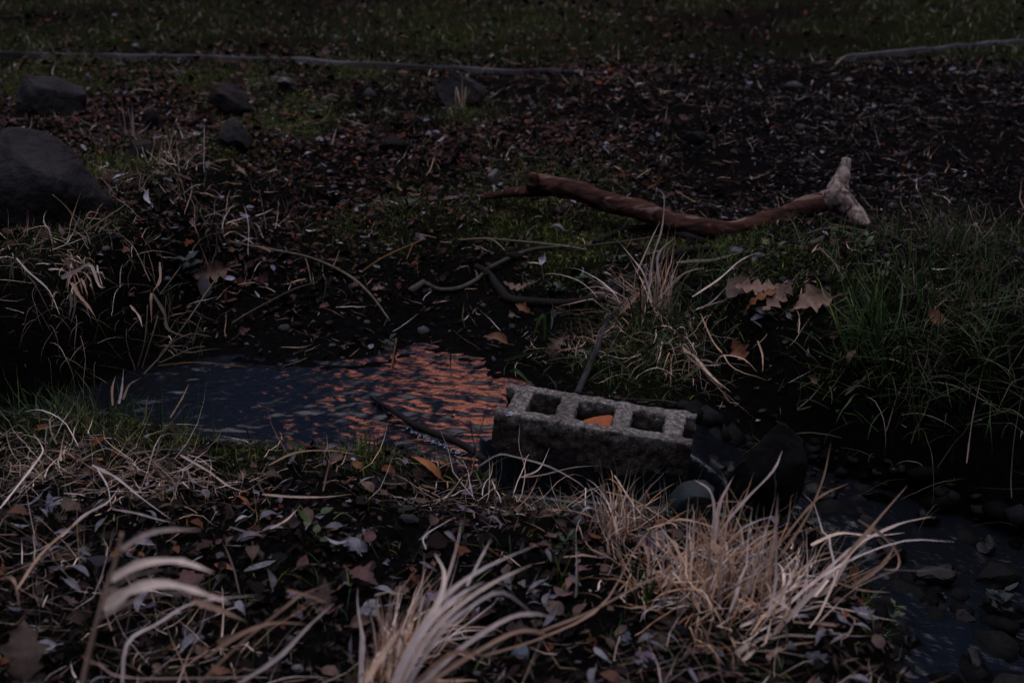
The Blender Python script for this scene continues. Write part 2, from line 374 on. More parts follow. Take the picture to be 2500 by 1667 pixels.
def catmull(pts, n):
    P = np.asarray(pts, float); k = len(P)
    if k == 2: 
        t = np.linspace(0, 1, n)[:, None]; return P[0] * (1 - t) + P[1] * t
    E = np.vstack([2 * P[0] - P[1], P, 2 * P[-1] - P[-2]])
    s = np.linspace(0, k - 1 - 1e-9, n); i = s.astype(int); t = (s - i)[:, None]
    a, b, c, d = E[i], E[i + 1], E[i + 2], E[i + 3]
    return 0.5 * (2 * b + (c - a) * t + (2 * a - 5 * b + 4 * c - d) * t * t + (3 * b - a - 3 * c + d) * t ** 3)
def tube_mesh(name, pts, rad, n=24, sides=8, rough=0.12, seed=0, origin=None, cap=True):
    """pts: list of Vector, rad: list of radii; a knobbly tapered tube"""
    rg = np.random.default_rng(seed)
    A = catmull([tuple(p) for p in pts], n); rr = np.interp(np.linspace(0, 1, n), np.linspace(0, 1, len(rad)), rad)
    T = np.gradient(A, axis=0); T /= np.linalg.norm(T, axis=1)[:, None] + 1e-9
    up = np.array([0.0, 0, 1.0]); U = np.cross(T, up); l = np.linalg.norm(U, axis=1)[:, None]; U = np.where(l < 1e-3, np.array([[1.0, 0, 0]]), U / (l + 1e-9)); Vv = np.cross(U, T)
    ang = np.linspace(0, 2 * np.pi, sides, endpoint=False)
    wob = 1 + rough * (fbm(np.linspace(0, n * 0.13, n)[:, None] + seed * 3.1 + .6 * np.sin(ang)[None, :], np.cos(ang)[None, :] * 1.9 + np.sin(ang)[None, :] * 1.1 + 7, seed, 4)) * 2
    rr2 = rr[:, None] * wob
    V = A[:, None, :] + rr2[..., None] * (np.cos(ang)[None, :, None] * U[:, None, :] + np.sin(ang)[None, :, None] * Vv[:, None, :])
    V = V.reshape(-1, 3); F = []
    for i in range(n - 1):
        for j in range(sides):
            F.append((i * sides + j, i * sides + (j + 1) % sides, (i + 1) * sides + (j + 1) % sides, (i + 1) * sides + j))
    if cap:
        V = np.vstack([V, A[0], A[-1]]); c0, c1 = len(V) - 2, len(V) - 1
        for j in range(0, sides, 2):
            F.append((c0, (j + 2) % sides, (j + 1) % sides, j)); b = (n - 1) * sides
            F.append((c1, b + j, b + (j + 1) % sides, b + (j + 2) % sides))
    if origin is not None: V = V - np.array(origin)
    return mesh_np(name, V, F)
def ribbon_arrays(C, Wd, side, fold=0.0):
    """C (N,K,3) centre lines, Wd (N,K) half widths, side (N,K,3) -> V, F of 3-column ribbons"""
    N, K, _ = C.shape
    T = np.gradient(C, axis=1); nrm = np.cross(T, side); nrm /= np.linalg.norm(nrm, axis=2, keepdims=True) + 1e-9
    L = C - side * Wd[..., None] + nrm * (fold * Wd)[..., None]; Rr = C + side * Wd[..., None] + nrm * (fold * Wd)[..., None]
    V = np.stack([L, C, Rr], axis=2).reshape(-1, 3)
    base = (np.arange(N) * K * 3)[:, None, None]; k = (np.arange(K - 1) * 3)[None, :, None]
    q = np.array([[0, 1, 4, 3], [1, 2, 5, 4]])
    F = (base[..., None] + k[..., None] + q[None, None]).reshape(-1, 4)
    return V, F
def blade_paths(N, base, spread, az, azs, inc, incs, L, Ls, droop, droops, K=7, rg=R, kink=0.12):
    """grass blades from around `base`: returns C (N,K,3), side (N,K,3)"""
    kink = kink * 1.7
    b = np.array(base)[None, :] + np.c_[rg.normal(0, spread, (N, 2)), np.zeros(N)]
    a = az + rg.normal(0, azs, N); th = np.abs(inc + rg.normal(0, incs, N)); ln = np.clip(L + rg.normal(0, Ls, N), L * .25, L * 2); dr = droop + rg.normal(0, droops, N)
    t = np.linspace(0, 1, K)
    ang = th[:, None] + dr[:, None] * t[None, :] ** 1.4 + np.cumsum(rg.normal(0, kink, (N, K)), axis=1) * .5
    bend = (rg.uniform(0, 1, (N, 1)) < .35) * rg.normal(0, .9, (N, 1)) * (t[None, :] > rg.uniform(.3, .8, (N, 1)))
    ang = ang + bend
    aa = a[:, None] + np.cumsum(rg.normal(0, kink, (N, K)), axis=1) * .6
    st = ln[:, None] / (K - 1)
    D = np.stack([np.sin(ang) * np.sin(aa), np.sin(ang) * np.cos(aa), np.cos(ang)], axis=2) * st[..., None]
    C = b[:, None, :] + np.concatenate([np.zeros((N, 1, 3)), np.cumsum(D[:, 1:], axis=1)], axis=1)
    tw = rg.uniform(-.6, .6, N)[:, None] + np.linspace(0, 1, K)[None] * rg.normal(0, .6, N)[:, None]
    s1 = np.stack([np.cos(aa), -np.sin(aa), np.zeros_like(aa)], axis=2)
    side = s1 * np.cos(tw)[..., None] + np.array([0, 0, 1.0]) * np.sin(tw)[..., None]
    side /= np.linalg.norm(side, axis=2, keepdims=True)
    return C, side
def clampz(C, lift=0.003):
    g = H0(C[..., 0], C[..., 1]) + lift
    C[..., 2] = np.maximum(C[..., 2], g); return C
PAL = {
 'pale': [(.68, .54, .46)],
 'straw': [(.62, .46, .36), (.46, .29, .19), (.68, .54, .46), (.40, .25, .17), (.60, .49, .45), (.56, .47, .44), (.46, .30, .20), (.32, .20, .14)],
 'warm':  [(.54, .31, .18), (.40, .21, .11), (.62, .42, .29), (.28, .14, .07)],
 'dull':  [(.15, .11, .078), (.09, .064, .046), (.22, .165, .12), (.05, .036, .028)],
 'green': [(.022, .052, .009), (.014, .034, .007), (.038, .072, .013), (.009, .022, .006)],
 'olive': [(.034, .040, .010), (.06, .055, .017), (.018, .026, .007)],
 'lime':  [(.085, .115, .014), (.12, .13, .018), (.05, .075, .011)],
}
def pick(pal, N, rg=R, j=.22):
    P = np.array(sum([PAL[p] for p in pal], [])); c = P[rg.integers(0, len(P), N)]
    return c * (1 + rg.normal(0, j, (N, 1))).clip(.4, 1.7)
TAPER = lambda K: np.interp(np.linspace(0, 1, K), [0, .12, .55, 1], [.65, 1, .8, .06])

def add_blades(name, C, side, w, tint, parent=None, m=None, origin=None, fold=.25):
    N, K, _ = C.shape
    wd = np.asarray(w).reshape(-1, 1) * TAPER(K)[None] * .5
    wd = wd * (1 + .9 * vnoise(np.arange(K)[None, :] * .9 + C[:, :1, 0] * 971, np.arange(K)[None, :] * .31 + C[:, :1, 1] * 733, 5)).clip(.3, 1.6)
    V, F = ribbon_arrays(C, np.broadcast_to(wd, (N, K)), side, fold)
    t = np.repeat(tint, K * 3, axis=0)
    if origin is not None: V = V - np.array(origin)
    return link(name, mesh_np(name, V, F, t), m or M['blade'], parent)

def explicit_blades(root, blades, pal, rg, name='blade', origin=None):
    """each blade: (list of (px, py), Y0, Y1, width_px) -> one part"""
    for pts, Y0, Y1, wpx in blades:
        if wpx < 15: pts = [(a + rg.normal(0, 5) * (0 < q), b + rg.normal(0, 5) * (0 < q)) for q, (a, b) in enumerate(pts)]
        n = len(pts); P = [at(a, b, Y0 + (Y1 - Y0) * i / (n - 1)) for i, (a, b) in enumerate(pts)]
        K = 14; C = catmull([tuple(p) for p in P], K)[None]
        C = clampz(C, .004)
        w = wpx / FPX * np.linalg.norm(np.array(P[n // 2]) - np.array([0, 0, CAM_Z]))
        T = np.gradient(C, axis=1); view = C - np.array([0, 0, CAM_Z]); side = np.cross(T, view); side /= np.linalg.norm(side, axis=2, keepdims=True)
        tw = rg.uniform(-.5, .5); vn = view / np.linalg.norm(view, axis=2, keepdims=True)
        side = side * math.cos(tw) + vn * math.sin(tw)
        add_blades(name, C, side, [w], pick(pal, 1, rg, .12), root, origin=origin)

def tuft(px, py, label, groups, blades=(), bpal=('straw',), name='grass_tuft', cat='grass tuft', group=None, seed=1, hero=10, off=0.0):
    """groups: dicts describing generated blades; the most prominent ones are parts, the rest one joined part"""
    rg = np.random.default_rng(seed); o = ground_at(px, py, off); root = empty(name, o, label, cat, group)
    allC, allS, allW, allT = [], [], [], []
    for g in groups:
        b = ground_at(*g['at']) if 'at' in g else o
        C, side = blade_paths(g['n'], b, g.get('spread', .03), g.get('az', 0), g.get('azs', 1.8), g.get('inc', .3), g.get('incs', .25), g.get('L', .2), g.get('Ls', .05), g.get('droop', .6), g.get('droops', .4), K=g.get('K', 9), rg=rg, kink=g.get('kink', .12))
        if g.get('zs'): C[..., 2] += rg.uniform(0, g['zs'], g['n'])[:, None]
        # rest every blade's foot on the ground, whatever lies under the tuft
        C[..., 2] += (H0(C[:, 0, 0], C[:, 0, 1]) - C[:, 0, 2] + .002)[:, None] if not g.get('zs') else 0
        if g.get('clamp', True): C = clampz(C)
        w = g.get('w', .003) * rg.uniform(.5, 1.4, g['n']); t = pick(g['pal'], g['n'], rg)
        h = min(g.get('hero', hero), g['n'])
        for q in range(h): add_blades('blade', C[q:q+1], side[q:q+1], w[q:q+1] * 1.25, t[q:q+1], root, origin=o)
        K = C.shape[1]
        if g['n'] > h:
            ob = add_blades('fine_blades', C[h:], side[h:], w[h:], t[h:], root, origin=o); tag(ob, kind='stuff')
    if blades: explicit_blades(root, blades, bpal, rg, origin=o)
    return root

def rock(px, py, size, label, m, seed=0, name='rock', cat='rock', rot=0.0, cuts=5, sub=4, sink=.18, jag=.12, group=None, off=0, lean=(0, 0), loc=None):
    """size (w, d, h) in metres; px, py is where its foot meets the ground"""
    p = loc or ground_at(px, py); rg = np.random.default_rng(seed)
    bm = bmesh.new(); bmesh.ops.create_icosphere(bm, subdivisions=sub, radius=1)
    planes = [(Vector(rg.normal(0, 1, 3)).normalized(), rg.uniform(.42, .72)) for _ in range(cuts + 4)]
    for v in bm.verts:
        c = v.co.copy()
        for n_, d_ in planes:
            k = c.dot(n_)
            if k > d_: c -= n_ * (k - d_) * .97
        f = mnoise.fractal(c * 1.6 + Vector((seed * 3.7, 0, 0)), 1.0, 2.0, 4)
        c *= 1 + jag * f
        v.co = c
    zs = [v.co.z for v in bm.verts]; z0, z1 = min(zs), max(zs); xs = [v.co.x for v in bm.verts]; ys = [v.co.y for v in bm.verts]
    w, d, h = size
    for v in bm.verts:
        v.co.x = (v.co.x - (min(xs) + max(xs)) / 2) / (max(xs) - min(xs)) * w; v.co.y = (v.co.y - (min(ys) + max(ys)) / 2) / (max(ys) - min(ys)) * d
        t = (v.co.z - z0) / (z1 - z0); v.co.z = t * h * (1 + sink) - h * sink
        v.co.x += lean[0] * max(t, 0) * h; v.co.y += lean[1] * max(t, 0) * h
    me = bpy.data.meshes.new(name); bm.to_mesh(me); bm.free()
    for q in me.polygons: q.use_smooth = True
    me.set_sharp_from_angle(angle=math.radians(24))
    o = link(name, me, m); o.location = (p.x, p.y + d * .35, (hz(p.x, p.y + d * .35) if loc is None else p.z) + off); o.rotation_euler.z = rot
    return tag(o, label, cat, group)

# leaf shapes: a midrib strip with left and right halves whose outline is lobed
def leaf_mesh(name, kind, L, Wd, seed, curl=.25, stem=.25):
    rg = np.random.default_rng(seed)
    if kind == 'willow': n = 8; t = np.linspace(0, 1, n); wl = wr = np.sin(np.pi * t ** .9) ** .8
    elif kind == 'oval': n = 9; t = np.linspace(0, 1, n); wl = np.sin(np.pi * t ** .75) ** .7 * (1 + .08 * rg.normal(0, 1, n)); wr = np.sin(np.pi * t ** .75) ** .7 * (1 + .08 * rg.normal(0, 1, n))
    elif kind == 'oak':
        n = 22; t = np.linspace(0, 1, n); env = np.sin(np.pi * t ** .85) ** .6
        saw = np.abs(((t * 4.2 + .1) % 1) - .5) * 2; lob = .22 + .78 * saw ** .8
        wl = env * lob * (1 + .1 * rg.normal(0, 1, n)); wr = env * np.roll(lob, 1) * (1 + .1 * rg.normal(0, 1, n))
    else:  # maple: broad, five points
        n = 20; t = np.linspace(0, 1, n)
        pr = [(0, .02), (.06, .35), (.10, .62), (.18, .50), (.24, .42), (.36, .80), (.44, 1.0), (.50, .68), (.58, .44), (.66, .42), (.74, .46), (.80, .26), (.88, .17), (1, .01)]
        wl = np.interp(t, *zip(*pr)) * (1 + .08 * rg.normal(0, 1, n)); wr = np.interp(t, *zip(*pr)) * (1 + .08 * rg.normal(0, 1, n))
    wl = np.maximum(wl, .012) * Wd * .5; wr = np.maximum(wr, .012) * Wd * .5
    y = t * L; bend = curl * rg.uniform(.4, 1.3) * rg.choice([-1, 1]); z = bend * L * (t - .5) ** 2 * 2
    cl = curl * rg.uniform(.4, 1.6); cr = curl * rg.uniform(-.6, 1.6); sw = rg.normal(0, .08) * L * np.sin(np.pi * t)
    wr_, wl_ = wr, wl; back = .25 if kind == 'maple' else .1
    V = []
    for i in range(n):
        V.append((-wl_[i] + sw[i], y[i] + back * wl_[i] * (.6 - t[i]) * 2, z[i] + cl * wl_[i] + .06 * Wd * rg.normal(0, .4)))
        V.append((-wl_[i] * .5 + sw[i], y[i] + back * .5 * wl_[i] * (.6 - t[i]) * 2, z[i] + cl * wl_[i] * .35 + .03 * Wd * rg.normal(0, .5)))
        V.append((sw[i], y[i], z[i]))
        V.append((wr_[i] * .5 + sw[i], y[i] + back * .5 * wr_[i] * (.6 - t[i]) * 2, z[i] + cr * wr_[i] * .35 + .03 * Wd * rg.normal(0, .5)))
        V.append((wr_[i] + sw[i], y[i] + back * wr_[i] * (.6 - t[i]) * 2, z[i] + cr * wr_[i] + .06 * Wd * rg.normal(0, .4)))
    F = [(i * 5 + j, i * 5 + j + 1, i * 5 + j + 6, i * 5 + j + 5) for i in range(n - 1) for j in range(4)]
    if stem:   # petiole
        b = len(V); r = Wd * .018 + .0006
        for k in range(4):
            s = k / 3; yy = -stem * L * s + .02 * L * (1 - s); zz = z[0] + .05 * L * s * s
            V += [(-r, yy, zz), (0, yy, zz + r * 1.5), (r, yy, zz)]
        F += [(b + k * 3 + j, b + k * 3 + j + 1, b + k * 3 + j + 4, b + k * 3 + j + 3) for k in range(3) for j in range(2)]
    V = np.array(V); V[:, 1] -= L * .5; V[:, 2] -= V[:, 2].min()
    return mesh_np(name, V, F)
def place_leaf(px, py, kind, Lpx, Wpx, col, label, rot, name='fallen_leaf', cat='leaf', tilt=(0, 0), seed=0, curl=.3, lift=.012, group=None, stem=.25):
    lift = lift + .42 * math.sin(min(abs(tilt[0]), 1.2)) * Lpx * .0009
    p = ground_at(px, py, lift); sc = (p - Vector((0, 0, CAM_Z))).length / FPX
    o = link(name, leaf_mesh(name, kind, Lpx * sc, Wpx * sc, seed, curl, stem), M['leaf_' + col])
    o.location = p; n = hnormal(p.x, p.y)
    o.rotation_euler = (Vector((0, 0, 1)).rotation_difference(n).to_matrix() @ Euler((tilt[0], tilt[1], 0)).to_matrix() @ Matrix.Rotation(rot, 3, 'Z')).to_euler()
    return tag(o, label, cat, group)

def stick(pts, rpx, label, m, name='twig', cat='twig', seed=0, sides=7, n=26, lift=None, twigs=(), group=None, rough=.22):
    """pts (px, py[, lift above ground, or 'Y' tuple]) ; rpx list of radii in photograph pixels"""
    P = []
    for q in pts:
        if len(q) == 3 and isinstance(q[2], tuple): P.append(at(q[0], q[1], q[2][0]))
        else: P.append(ground_at(q[0], q[1], (q[2] if len(q) == 3 else (lift if lift is not None else .008))))
    rad = []
    for i, r in enumerate(rpx):
        p = P[min(int(round(i * (len(P) - 1) / max(len(rpx) - 1, 1))), len(P) - 1)]
        rad.append((r * .72 if r < 6 else r * .85) / FPX * (p - Vector((0, 0, CAM_Z))).length)
    if not twigs:
        o = P[0]; ob = link(name, tube_mesh(name, P, rad, n, sides, rough, seed, o), m); ob.location = o
        return tag(ob, label, cat, group)
    root = empty(name, P[0], label, cat, group)
    link('stem', tube_mesh('stem', P, rad, n, sides, rough, seed, P[0]), m, root)
    for k, (tp, tr) in enumerate(twigs):
        Q = [ground_at(a, b, l) if not isinstance(l, tuple) else at(a, b, l[0]) for a, b, l in tp]
        s = [r / FPX * (Q[0] - Vector((0, 0, CAM_Z))).length for r in tr]
        link('side_shoot', tube_mesh('side_shoot', Q, s, 12, 6, rough, seed + k + 1, P[0]), m, root)
    return root

# ================================================================== SETTING
def ground():
    def axis(dense0, dense1, step, lo, hi, grow):
        a = list(np.arange(dense0, dense1 + 1e-6, step)); s = step
        while a[-1] < hi: s = min(s * grow, 25); a.append(a[-1] + s)
        s = step
        while a[0] > lo: s = min(s * grow, 25); a.insert(0, a[0] - s)
        return np.array(a)
    xs = axis(-1.7, 1.7, .012, -260, 260, 1.09); ys = axis(1.3, 4.2, .012, -120, 420, 1.03)
    X, Y = np.meshgrid(xs, ys); Z = H0(X, Y); ny, nx = X.shape
    V = np.stack([X, Y, Z], axis=2).reshape(-1, 3)
    i, j = np.meshgrid(np.arange(ny - 1), np.arange(nx - 1), indexing='ij'); a = (i * nx + j).ravel()
    me = mesh_np('ground', V, np.stack([a, a + 1, a + nx + 1, a + nx], axis=1))
    at_ = me.attributes.new('moss', 'FLOAT', 'POINT')
    at_.data.foreach_set('value', moss_mask(V[:, 0], V[:, 1]).astype(np.float32))
    o = link('ground', me, M['soil']); tag(o, kind='structure')
MOSS = [(1390, 590, .15, .9), (1770, 592, .12, .9), (1000, 500, .14, .6), (700, 290, .22, .9), (900, 150, .3, .7), (560, 190, .25, .8), (160, 165, .4, .8), (1140, 280, .12, .6), (1330, 470, .25, .6),
        (1290, 1185, .07, .8), (760, 1075, .09, 1.), (620, 1090, .08, .7), (860, 560, .12, .5), (1130, 530, .12, .6), (300, 1060, .12, .5), (430, 350, .2, .5), (520, 360, .15, .7), (120, 560, .15, .6), (1900, 640, .12, .5), (2040, 680, .12, .5), (1250, 545, .13, .6), (1520, 570, .12, .6), (1660, 592, .12, .8), (950, 560, .12, .5), (220, 1030, .14, .6), (900, 1105, .08, .7), (1250, 1180, .08, .7), (1560, 840, .14, .5), (250, 400, .2, .6)]
MOSSW = [(*ground_at(a, b)[:2], r, s) for a, b, r, s in MOSS]
def moss_mask(x, y):
    r = np.zeros_like(np.asarray(x, float))
    for cx, cy, rr, s in MOSSW:
        r = np.maximum(r, s * np.exp(-(((x - cx) / rr) ** 2 + ((y - cy) / (rr * 1.5)) ** 2)))
    fld = sstep(6.1, 6.7, y) * (.45 + 1.1 * fbm(x * .9, y * .9, 41, 3)).clip(0, 1)
    return np.maximum(r, fld) * (1 + .8 * fbm(x * 6, y * 6, 43, 3)).clip(0, 1.5)
ground()

def stream():
    st = .0055
    xs = np.concatenate([np.arange(-6, -1.6, .04), np.arange(-1.6, 1.75, st), np.arange(1.75, 4, .03)]); ys = np.concatenate([np.arange(.6, 1.9, .025), np.arange(1.9, 3.55, st), np.arange(3.55, 3.9, .03)])
    X, Y = np.meshgrid(xs, ys); d, f = sdist(X, Y); Z = water_z(X, Y)
    down = sstep(.30, .55, X)
    wx = X + .035 * fbm(X * 7, Y * 7, 61, 3); wy = Y + .022 * fbm(X * 8 + 4, Y * 8, 62, 3)
    cres = .0010 * np.sin(2 * np.pi * (wy * 27 + wx * 6 + 1.2 * fbm(X * 9, Y * 12, 51, 3))) * (.5 + 1.4 * vnoise(X * 7, Y * 9, 52))
    rip = .0036 * fbm(wx * 13, wy * 25, 53, 4) + .0030 * fbm((wx + .5 * wy) * 24, wy * 44, 55, 3) + .0017 * fbm((wx - .4 * wy) * 50, wy * 80, 58, 2)
    # wake of the snag lying across the stream and of the block
    sx, sy = float(SN[0]), float(SN[1])
    wk = np.exp(-((X - sx) / .16) ** 2 - ((Y - sy) / .10) ** 2)
    tur = .009 * fbm(X * 14, Y * 14, 57, 3) + .0045 * fbm(X * 60, Y * 60, 59, 3)
    Z = Z + (1 - down) * (cres + rip) * (1 + .8 * wk) + down * tur * (.42 + .7 * sstep(.34, .44, X) * (1 - sstep(.62, .8, X)))
    keep = d < .06; ny, nx = X.shape; i, j = np.meshgrid(np.arange(ny - 1), np.arange(nx - 1), indexing='ij')
    k = keep[:-1, :-1] & keep[1:, 1:]; a = (i * nx + j)[k]
    F = np.stack([a, a + 1, a + nx + 1, a + nx], axis=1); u, inv = np.unique(F, return_inverse=True)
    V = np.stack([X, Y, Z], axis=2).reshape(-1, 3)[u]
    o = link('stream_water', mesh_np('stream_water', V, inv.reshape(F.shape)), M['water']); tag(o, kind='structure')
SN = march(960, 1015, water_z)
stream()

# ================================================================== CINDER BLOCK
def cinder_block():
    L, Wd, Hh = .415, .158, .19
    xs = [0, .022, .060, .124, .162, .242, .280, .352, .391, L]      # shells along the ends are notched between the ears
    ys = [0, .030, Wd - .030, Wd]
    xs = [x - L / 2 for x in xs]; ys = [y - Wd / 2 for y in ys]
    solid = {}
    for i in range(9):
        for j in range(3):
            s = True
            if j == 1 and i in (0, 2, 4, 6, 8): s = False
            solid[i, j] = s
    # widths: ear notch | end web | cell | web | cell | web | cell | end web | ear notch
    bm = bmesh.new(); vt = {}
    def vert(i, j, k):
        key = (i, j, k)
        if key not in vt: vt[key] = bm.verts.new((xs[i], ys[j], k * Hh))
        return vt[key]
    for (i, j), s in solid.items():
        if not s: continue
        bm.faces.new([vert(i, j, 1), vert(i + 1, j, 1), vert(i + 1, j + 1, 1), vert(i, j + 1, 1)])
        bm.faces.new([vert(i, j + 1, 0), vert(i + 1, j + 1, 0), vert(i + 1, j, 0), vert(i, j, 0)])
        for di, dj, e in ((-1, 0, ((i, j + 1), (i, j))), (1, 0, ((i + 1, j), (i + 1, j + 1))), (0, -1, ((i, j), (i + 1, j))), (0, 1, ((i + 1, j + 1), (i, j + 1)))):
            if not solid.get((i + di, j + dj), False):
                (a, b), (c, d) = e
                bm.faces.new([vert(a, b, 0), vert(c, d, 0), vert(c, d, 1), vert(a, b, 1)])
    bm.normal_update()
    sharp = [e for e in bm.edges if len(e.link_faces) == 2 and e.link_faces[0].normal.angle(e.link_faces[1].normal) > .5]
    bmesh.ops.bevel(bm, geom=sharp, offset=.0045, segments=2, profile=.6, affect='EDGES')
    for _ in range(5):
        le = [e for e in bm.edges if e.calc_length() > .0075]
        if not le: break
        bmesh.ops.subdivide_edges(bm, edges=le, cuts=1, use_grid_fill=True)
    bmesh.ops.triangulate(bm, faces=[f for f in bm.faces if len(f.verts) > 4])
    bm.normal_update()
    for v in bm.verts:
        f = mnoise.fractal(v.co * 55, 1, 2, 3) * .0034 + mnoise.noise(v.co * 14) * .0030
        chip = max(0, mnoise.noise(v.co * 30 + Vector((9, 2, 1))) - .2) * .014
        v.co += v.normal * (f - chip)
    me = bpy.data.meshes.new('cinder_block'); bm.to_mesh(me); bm.free()
    for q in me.polygons: q.use_smooth = True
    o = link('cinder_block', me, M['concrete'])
    o.rotation_euler = BROT; o.location = BLOC
    tag(o, 'grey concrete block with three square cells lying tilted in the stream', 'cinder block')
    return o
BROT = Euler((math.radians(2), math.radians(5.6), math.radians(-11.0)))
BTOP = at(1459, 1006, 2.79)                                       # centre of the block's top face
BLOC = BTOP - (BROT.to_matrix() @ Vector((0, 0, .19)))
BLK = cinder_block()
BLKM = Matrix.Translation(BLOC) @ BROT.to_matrix().to_4x4()

def lichens():
    for k, (x, y, r) in enumerate([(-.178, -.073, .011), (-.120, -.074, .008), (.196, -.074, .006)]):
        rg = np.random.default_rng(k); bm = bmesh.new(); c = bm.verts.new((0, 0, .0022)); n = 14
        vs = [bm.verts.new((math.cos(a) * r * (1 + .35 * rg.normal()), math.sin(a) * r * .6 * (1 + .35 * rg.normal()), -.002)) for a in np.linspace(0, 6.283, n, endpoint=False)]
        for i in range(n): bm.faces.new([c, vs[i], vs[(i + 1) % n]])
        me = bpy.data.meshes.new('lichen'); bm.to_mesh(me); bm.free()
        o = link('lichen', me, M['lichen'], BLK); o.location = (x, y, .190); o.rotation_euler = (.25, 0, 0)
lichens()
def shard():
    bm = bmesh.new()
    out = [(-.036, -.012), (.030, -.013), (.034, .017), (.026, .019), (-.004, .010), (-.028, -.002)]
    v0 = [bm.verts.new((x, y, 0)) for x, y in out]; v1 = [bm.verts.new((x * .97, y * .97, .011 + .002 * (k % 2))) for k, (x, y) in enumerate(out)]
    bm.faces.new(v1); bm.faces.new(v0[::-1])
    for k in range(6): bm.faces.new([v0[k], v0[(k + 1) % 6], v1[(k + 1) % 6], v1[k]])
    bmesh.ops.bevel(bm, geom=bm.edges[:], offset=.0015, segments=2, affect='EDGES')
    me = bpy.data.meshes.new('brick_shard'); bm.to_mesh(me); bm.free()
    o = link('brick_shard', me, mat('terracotta', (0.34, 0.085, 0.025), .75, col2=(.22, .055, .018), nscale=40, bump=.002))
    o.matrix_world = BLKM @ Matrix.Translation((.004, -.043, .185)) @ Euler((math.radians(42), 0, math.radians(3))).to_matrix().to_4x4()
    tag(o, 'bright orange shard lodged in the middle cell of the concrete block', 'shard')
shard()

# ================================================================== DRIFTWOOD BRANCH
def driftwood():
    seq = [(1292, 447, 4.07, 22), (1330, 452, 4.05, 25), (1400, 464, 4.0, 24), (1470, 490, 3.95, 22), (1560, 511, 3.90, 25), (1640, 543, 3.86, 23), (1715, 554, 3.84, 22), (1790, 562, 3.84, 25), (1880, 540, 3.85, 23),
           (1950, 515, 3.88, 26), (2010, 492, 3.9, 25), (2060, 478, 3.9, 27)]
    P = [at(a, b, y) for a, b, y, r in seq]; s = 1 / FPX * 4.05
    root = empty('driftwood_branch', ground_at(1750, 585), 'long reddish fallen branch with peeling bark and pale forked end on the far bank', 'branch')
    o = root.location
    link('limb', tube_mesh('limb', P, [r * s for *_, r in seq], 110, 18, .17, 3, o), M['log'], root)
    fk = [at(a, b, y) for a, b, y in ((2068, 388, 3.95), (2058, 422, 3.93), (2046, 458, 3.91), (2050, 484, 3.895), (2078, 515, 3.88), (2106, 541, 3.84), (2134, 566, 3.80))]
    fork = link('fork', tube_mesh('fork', fk, [10 * s, 18 * s, 26 * s, 29 * s, 25 * s, 17 * s, 4 * s], 90, 26, .18, 5, o), M['fork_wood'], root); fork['label'] = 'pale stripped forked end with a raised and a lowered prong'
    br = [at(a, b, y) for a, b, y in ((2016, 494, 3.89), (2040, 484, 3.885), (2060, 486, 3.88))]
    link('knot', tube_mesh('knot', br, [25 * s, 24 * s, 17 * s], 24, 18, .2, 8, o), M['fork_wood'], root)
    stub = [at(a, b, y) for a, b, y in ((1174, 482, 4.2), (1215, 476, 4.17), (1260, 470, 4.12), (1330, 468, 4.06))]
    link('side_branch', tube_mesh('side_branch', stub, [7 * s, 11 * s, 13 * s, 14 * s], 30, 10, .16, 9, o), M['log'], root)
    kn = [at(a, b, y) for a, b, y in ((1296, 452, 4.03), (1302, 436, 4.03), (1306, 424, 4.03))]
    link('knot', tube_mesh('knot', kn, [17 * s, 15 * s, 9 * s], 14, 10, .2, 14, o), M['log'], root)
    q = leaf_mesh('dead_leaf', 'oval', .05, .03, 5, .5); lo = link('dead_leaf', q, M['leaf_grey'])
    lo.location = at(1829, 527, 3.86) + Vector((0, 0, .0)); lo.rotation_euler = (.2, .1, 1.3)
    tag(lo, 'crumpled grey leaf lying on top of the reddish branch', 'leaf')
driftwood()

# ================================================================== EDGING at the back
def edging(pts, hw, hh, label, fade=1):
    P = [ground_at(a, b, .022) for a, b in pts]; n = 90
    C = catmull([tuple(p) for p in P], n); C[:, 2] = C[:, 2]
    T = np.gradient(C, axis=0); T[:, 2] = 0; T /= np.linalg.norm(T, axis=1)[:, None]; N_ = np.c_[-T[:, 1], T[:, 0], np.zeros(n)]
    ring = []
    w = hw * (1 + .25 * fbm(np.linspace(0, 20, n), np.zeros(n), 3, 2)); tt = np.linspace(0, 1, n); z = C[:, 2] - .034 * (sstep(.84, 1, tt) if fade > 0 else 1 - sstep(0, .16, tt)) + .009 * fbm(np.linspace(0, 16, n), np.ones(n), 5, 3)
    for sx, dz in ((-1, -.09), (-1, -.004), (-.85, 0), (.85, 0), (1, -.004), (1, -.09)):
        q = C + N_ * (w * sx)[:, None]; q[:, 2] = z + dz; ring.append(q)
    V = np.stack(ring, axis=1).reshape(-1, 3); F = [(i * 6 + j, i * 6 + j + 1, i * 6 + j + 7, i * 6 + j + 6) for i in range(n - 1) for j in range(5)]
    o = link('path_edging', mesh_np('path_edging', V - np.array(P[0]), F, smooth=False), M['edging']); o.location = P[0]
    tag(o, label, 'edging')
M['edging'] = mat('weathered_edging', (0.10, 0.097, 0.105), .9, col2=(.022, .02, .02), nscale=3, bump=.003, spec=.1)
edging([(-500, 112), (-200, 120), (60, 126), (250, 131), (430, 134), (640, 138), (800, 146), (950, 155), (1100, 163), (1250, 168), (1400, 165), (1520, 165)], .009, .1, 'long pale edging board running across the left of the far field')
edging([(2000, 137), (2120, 128), (2260, 116), (2400, 103), (2520, 96), (2700, 84)], .010, .1, 'shorter pale edging board rising towards the far right corner', -1)

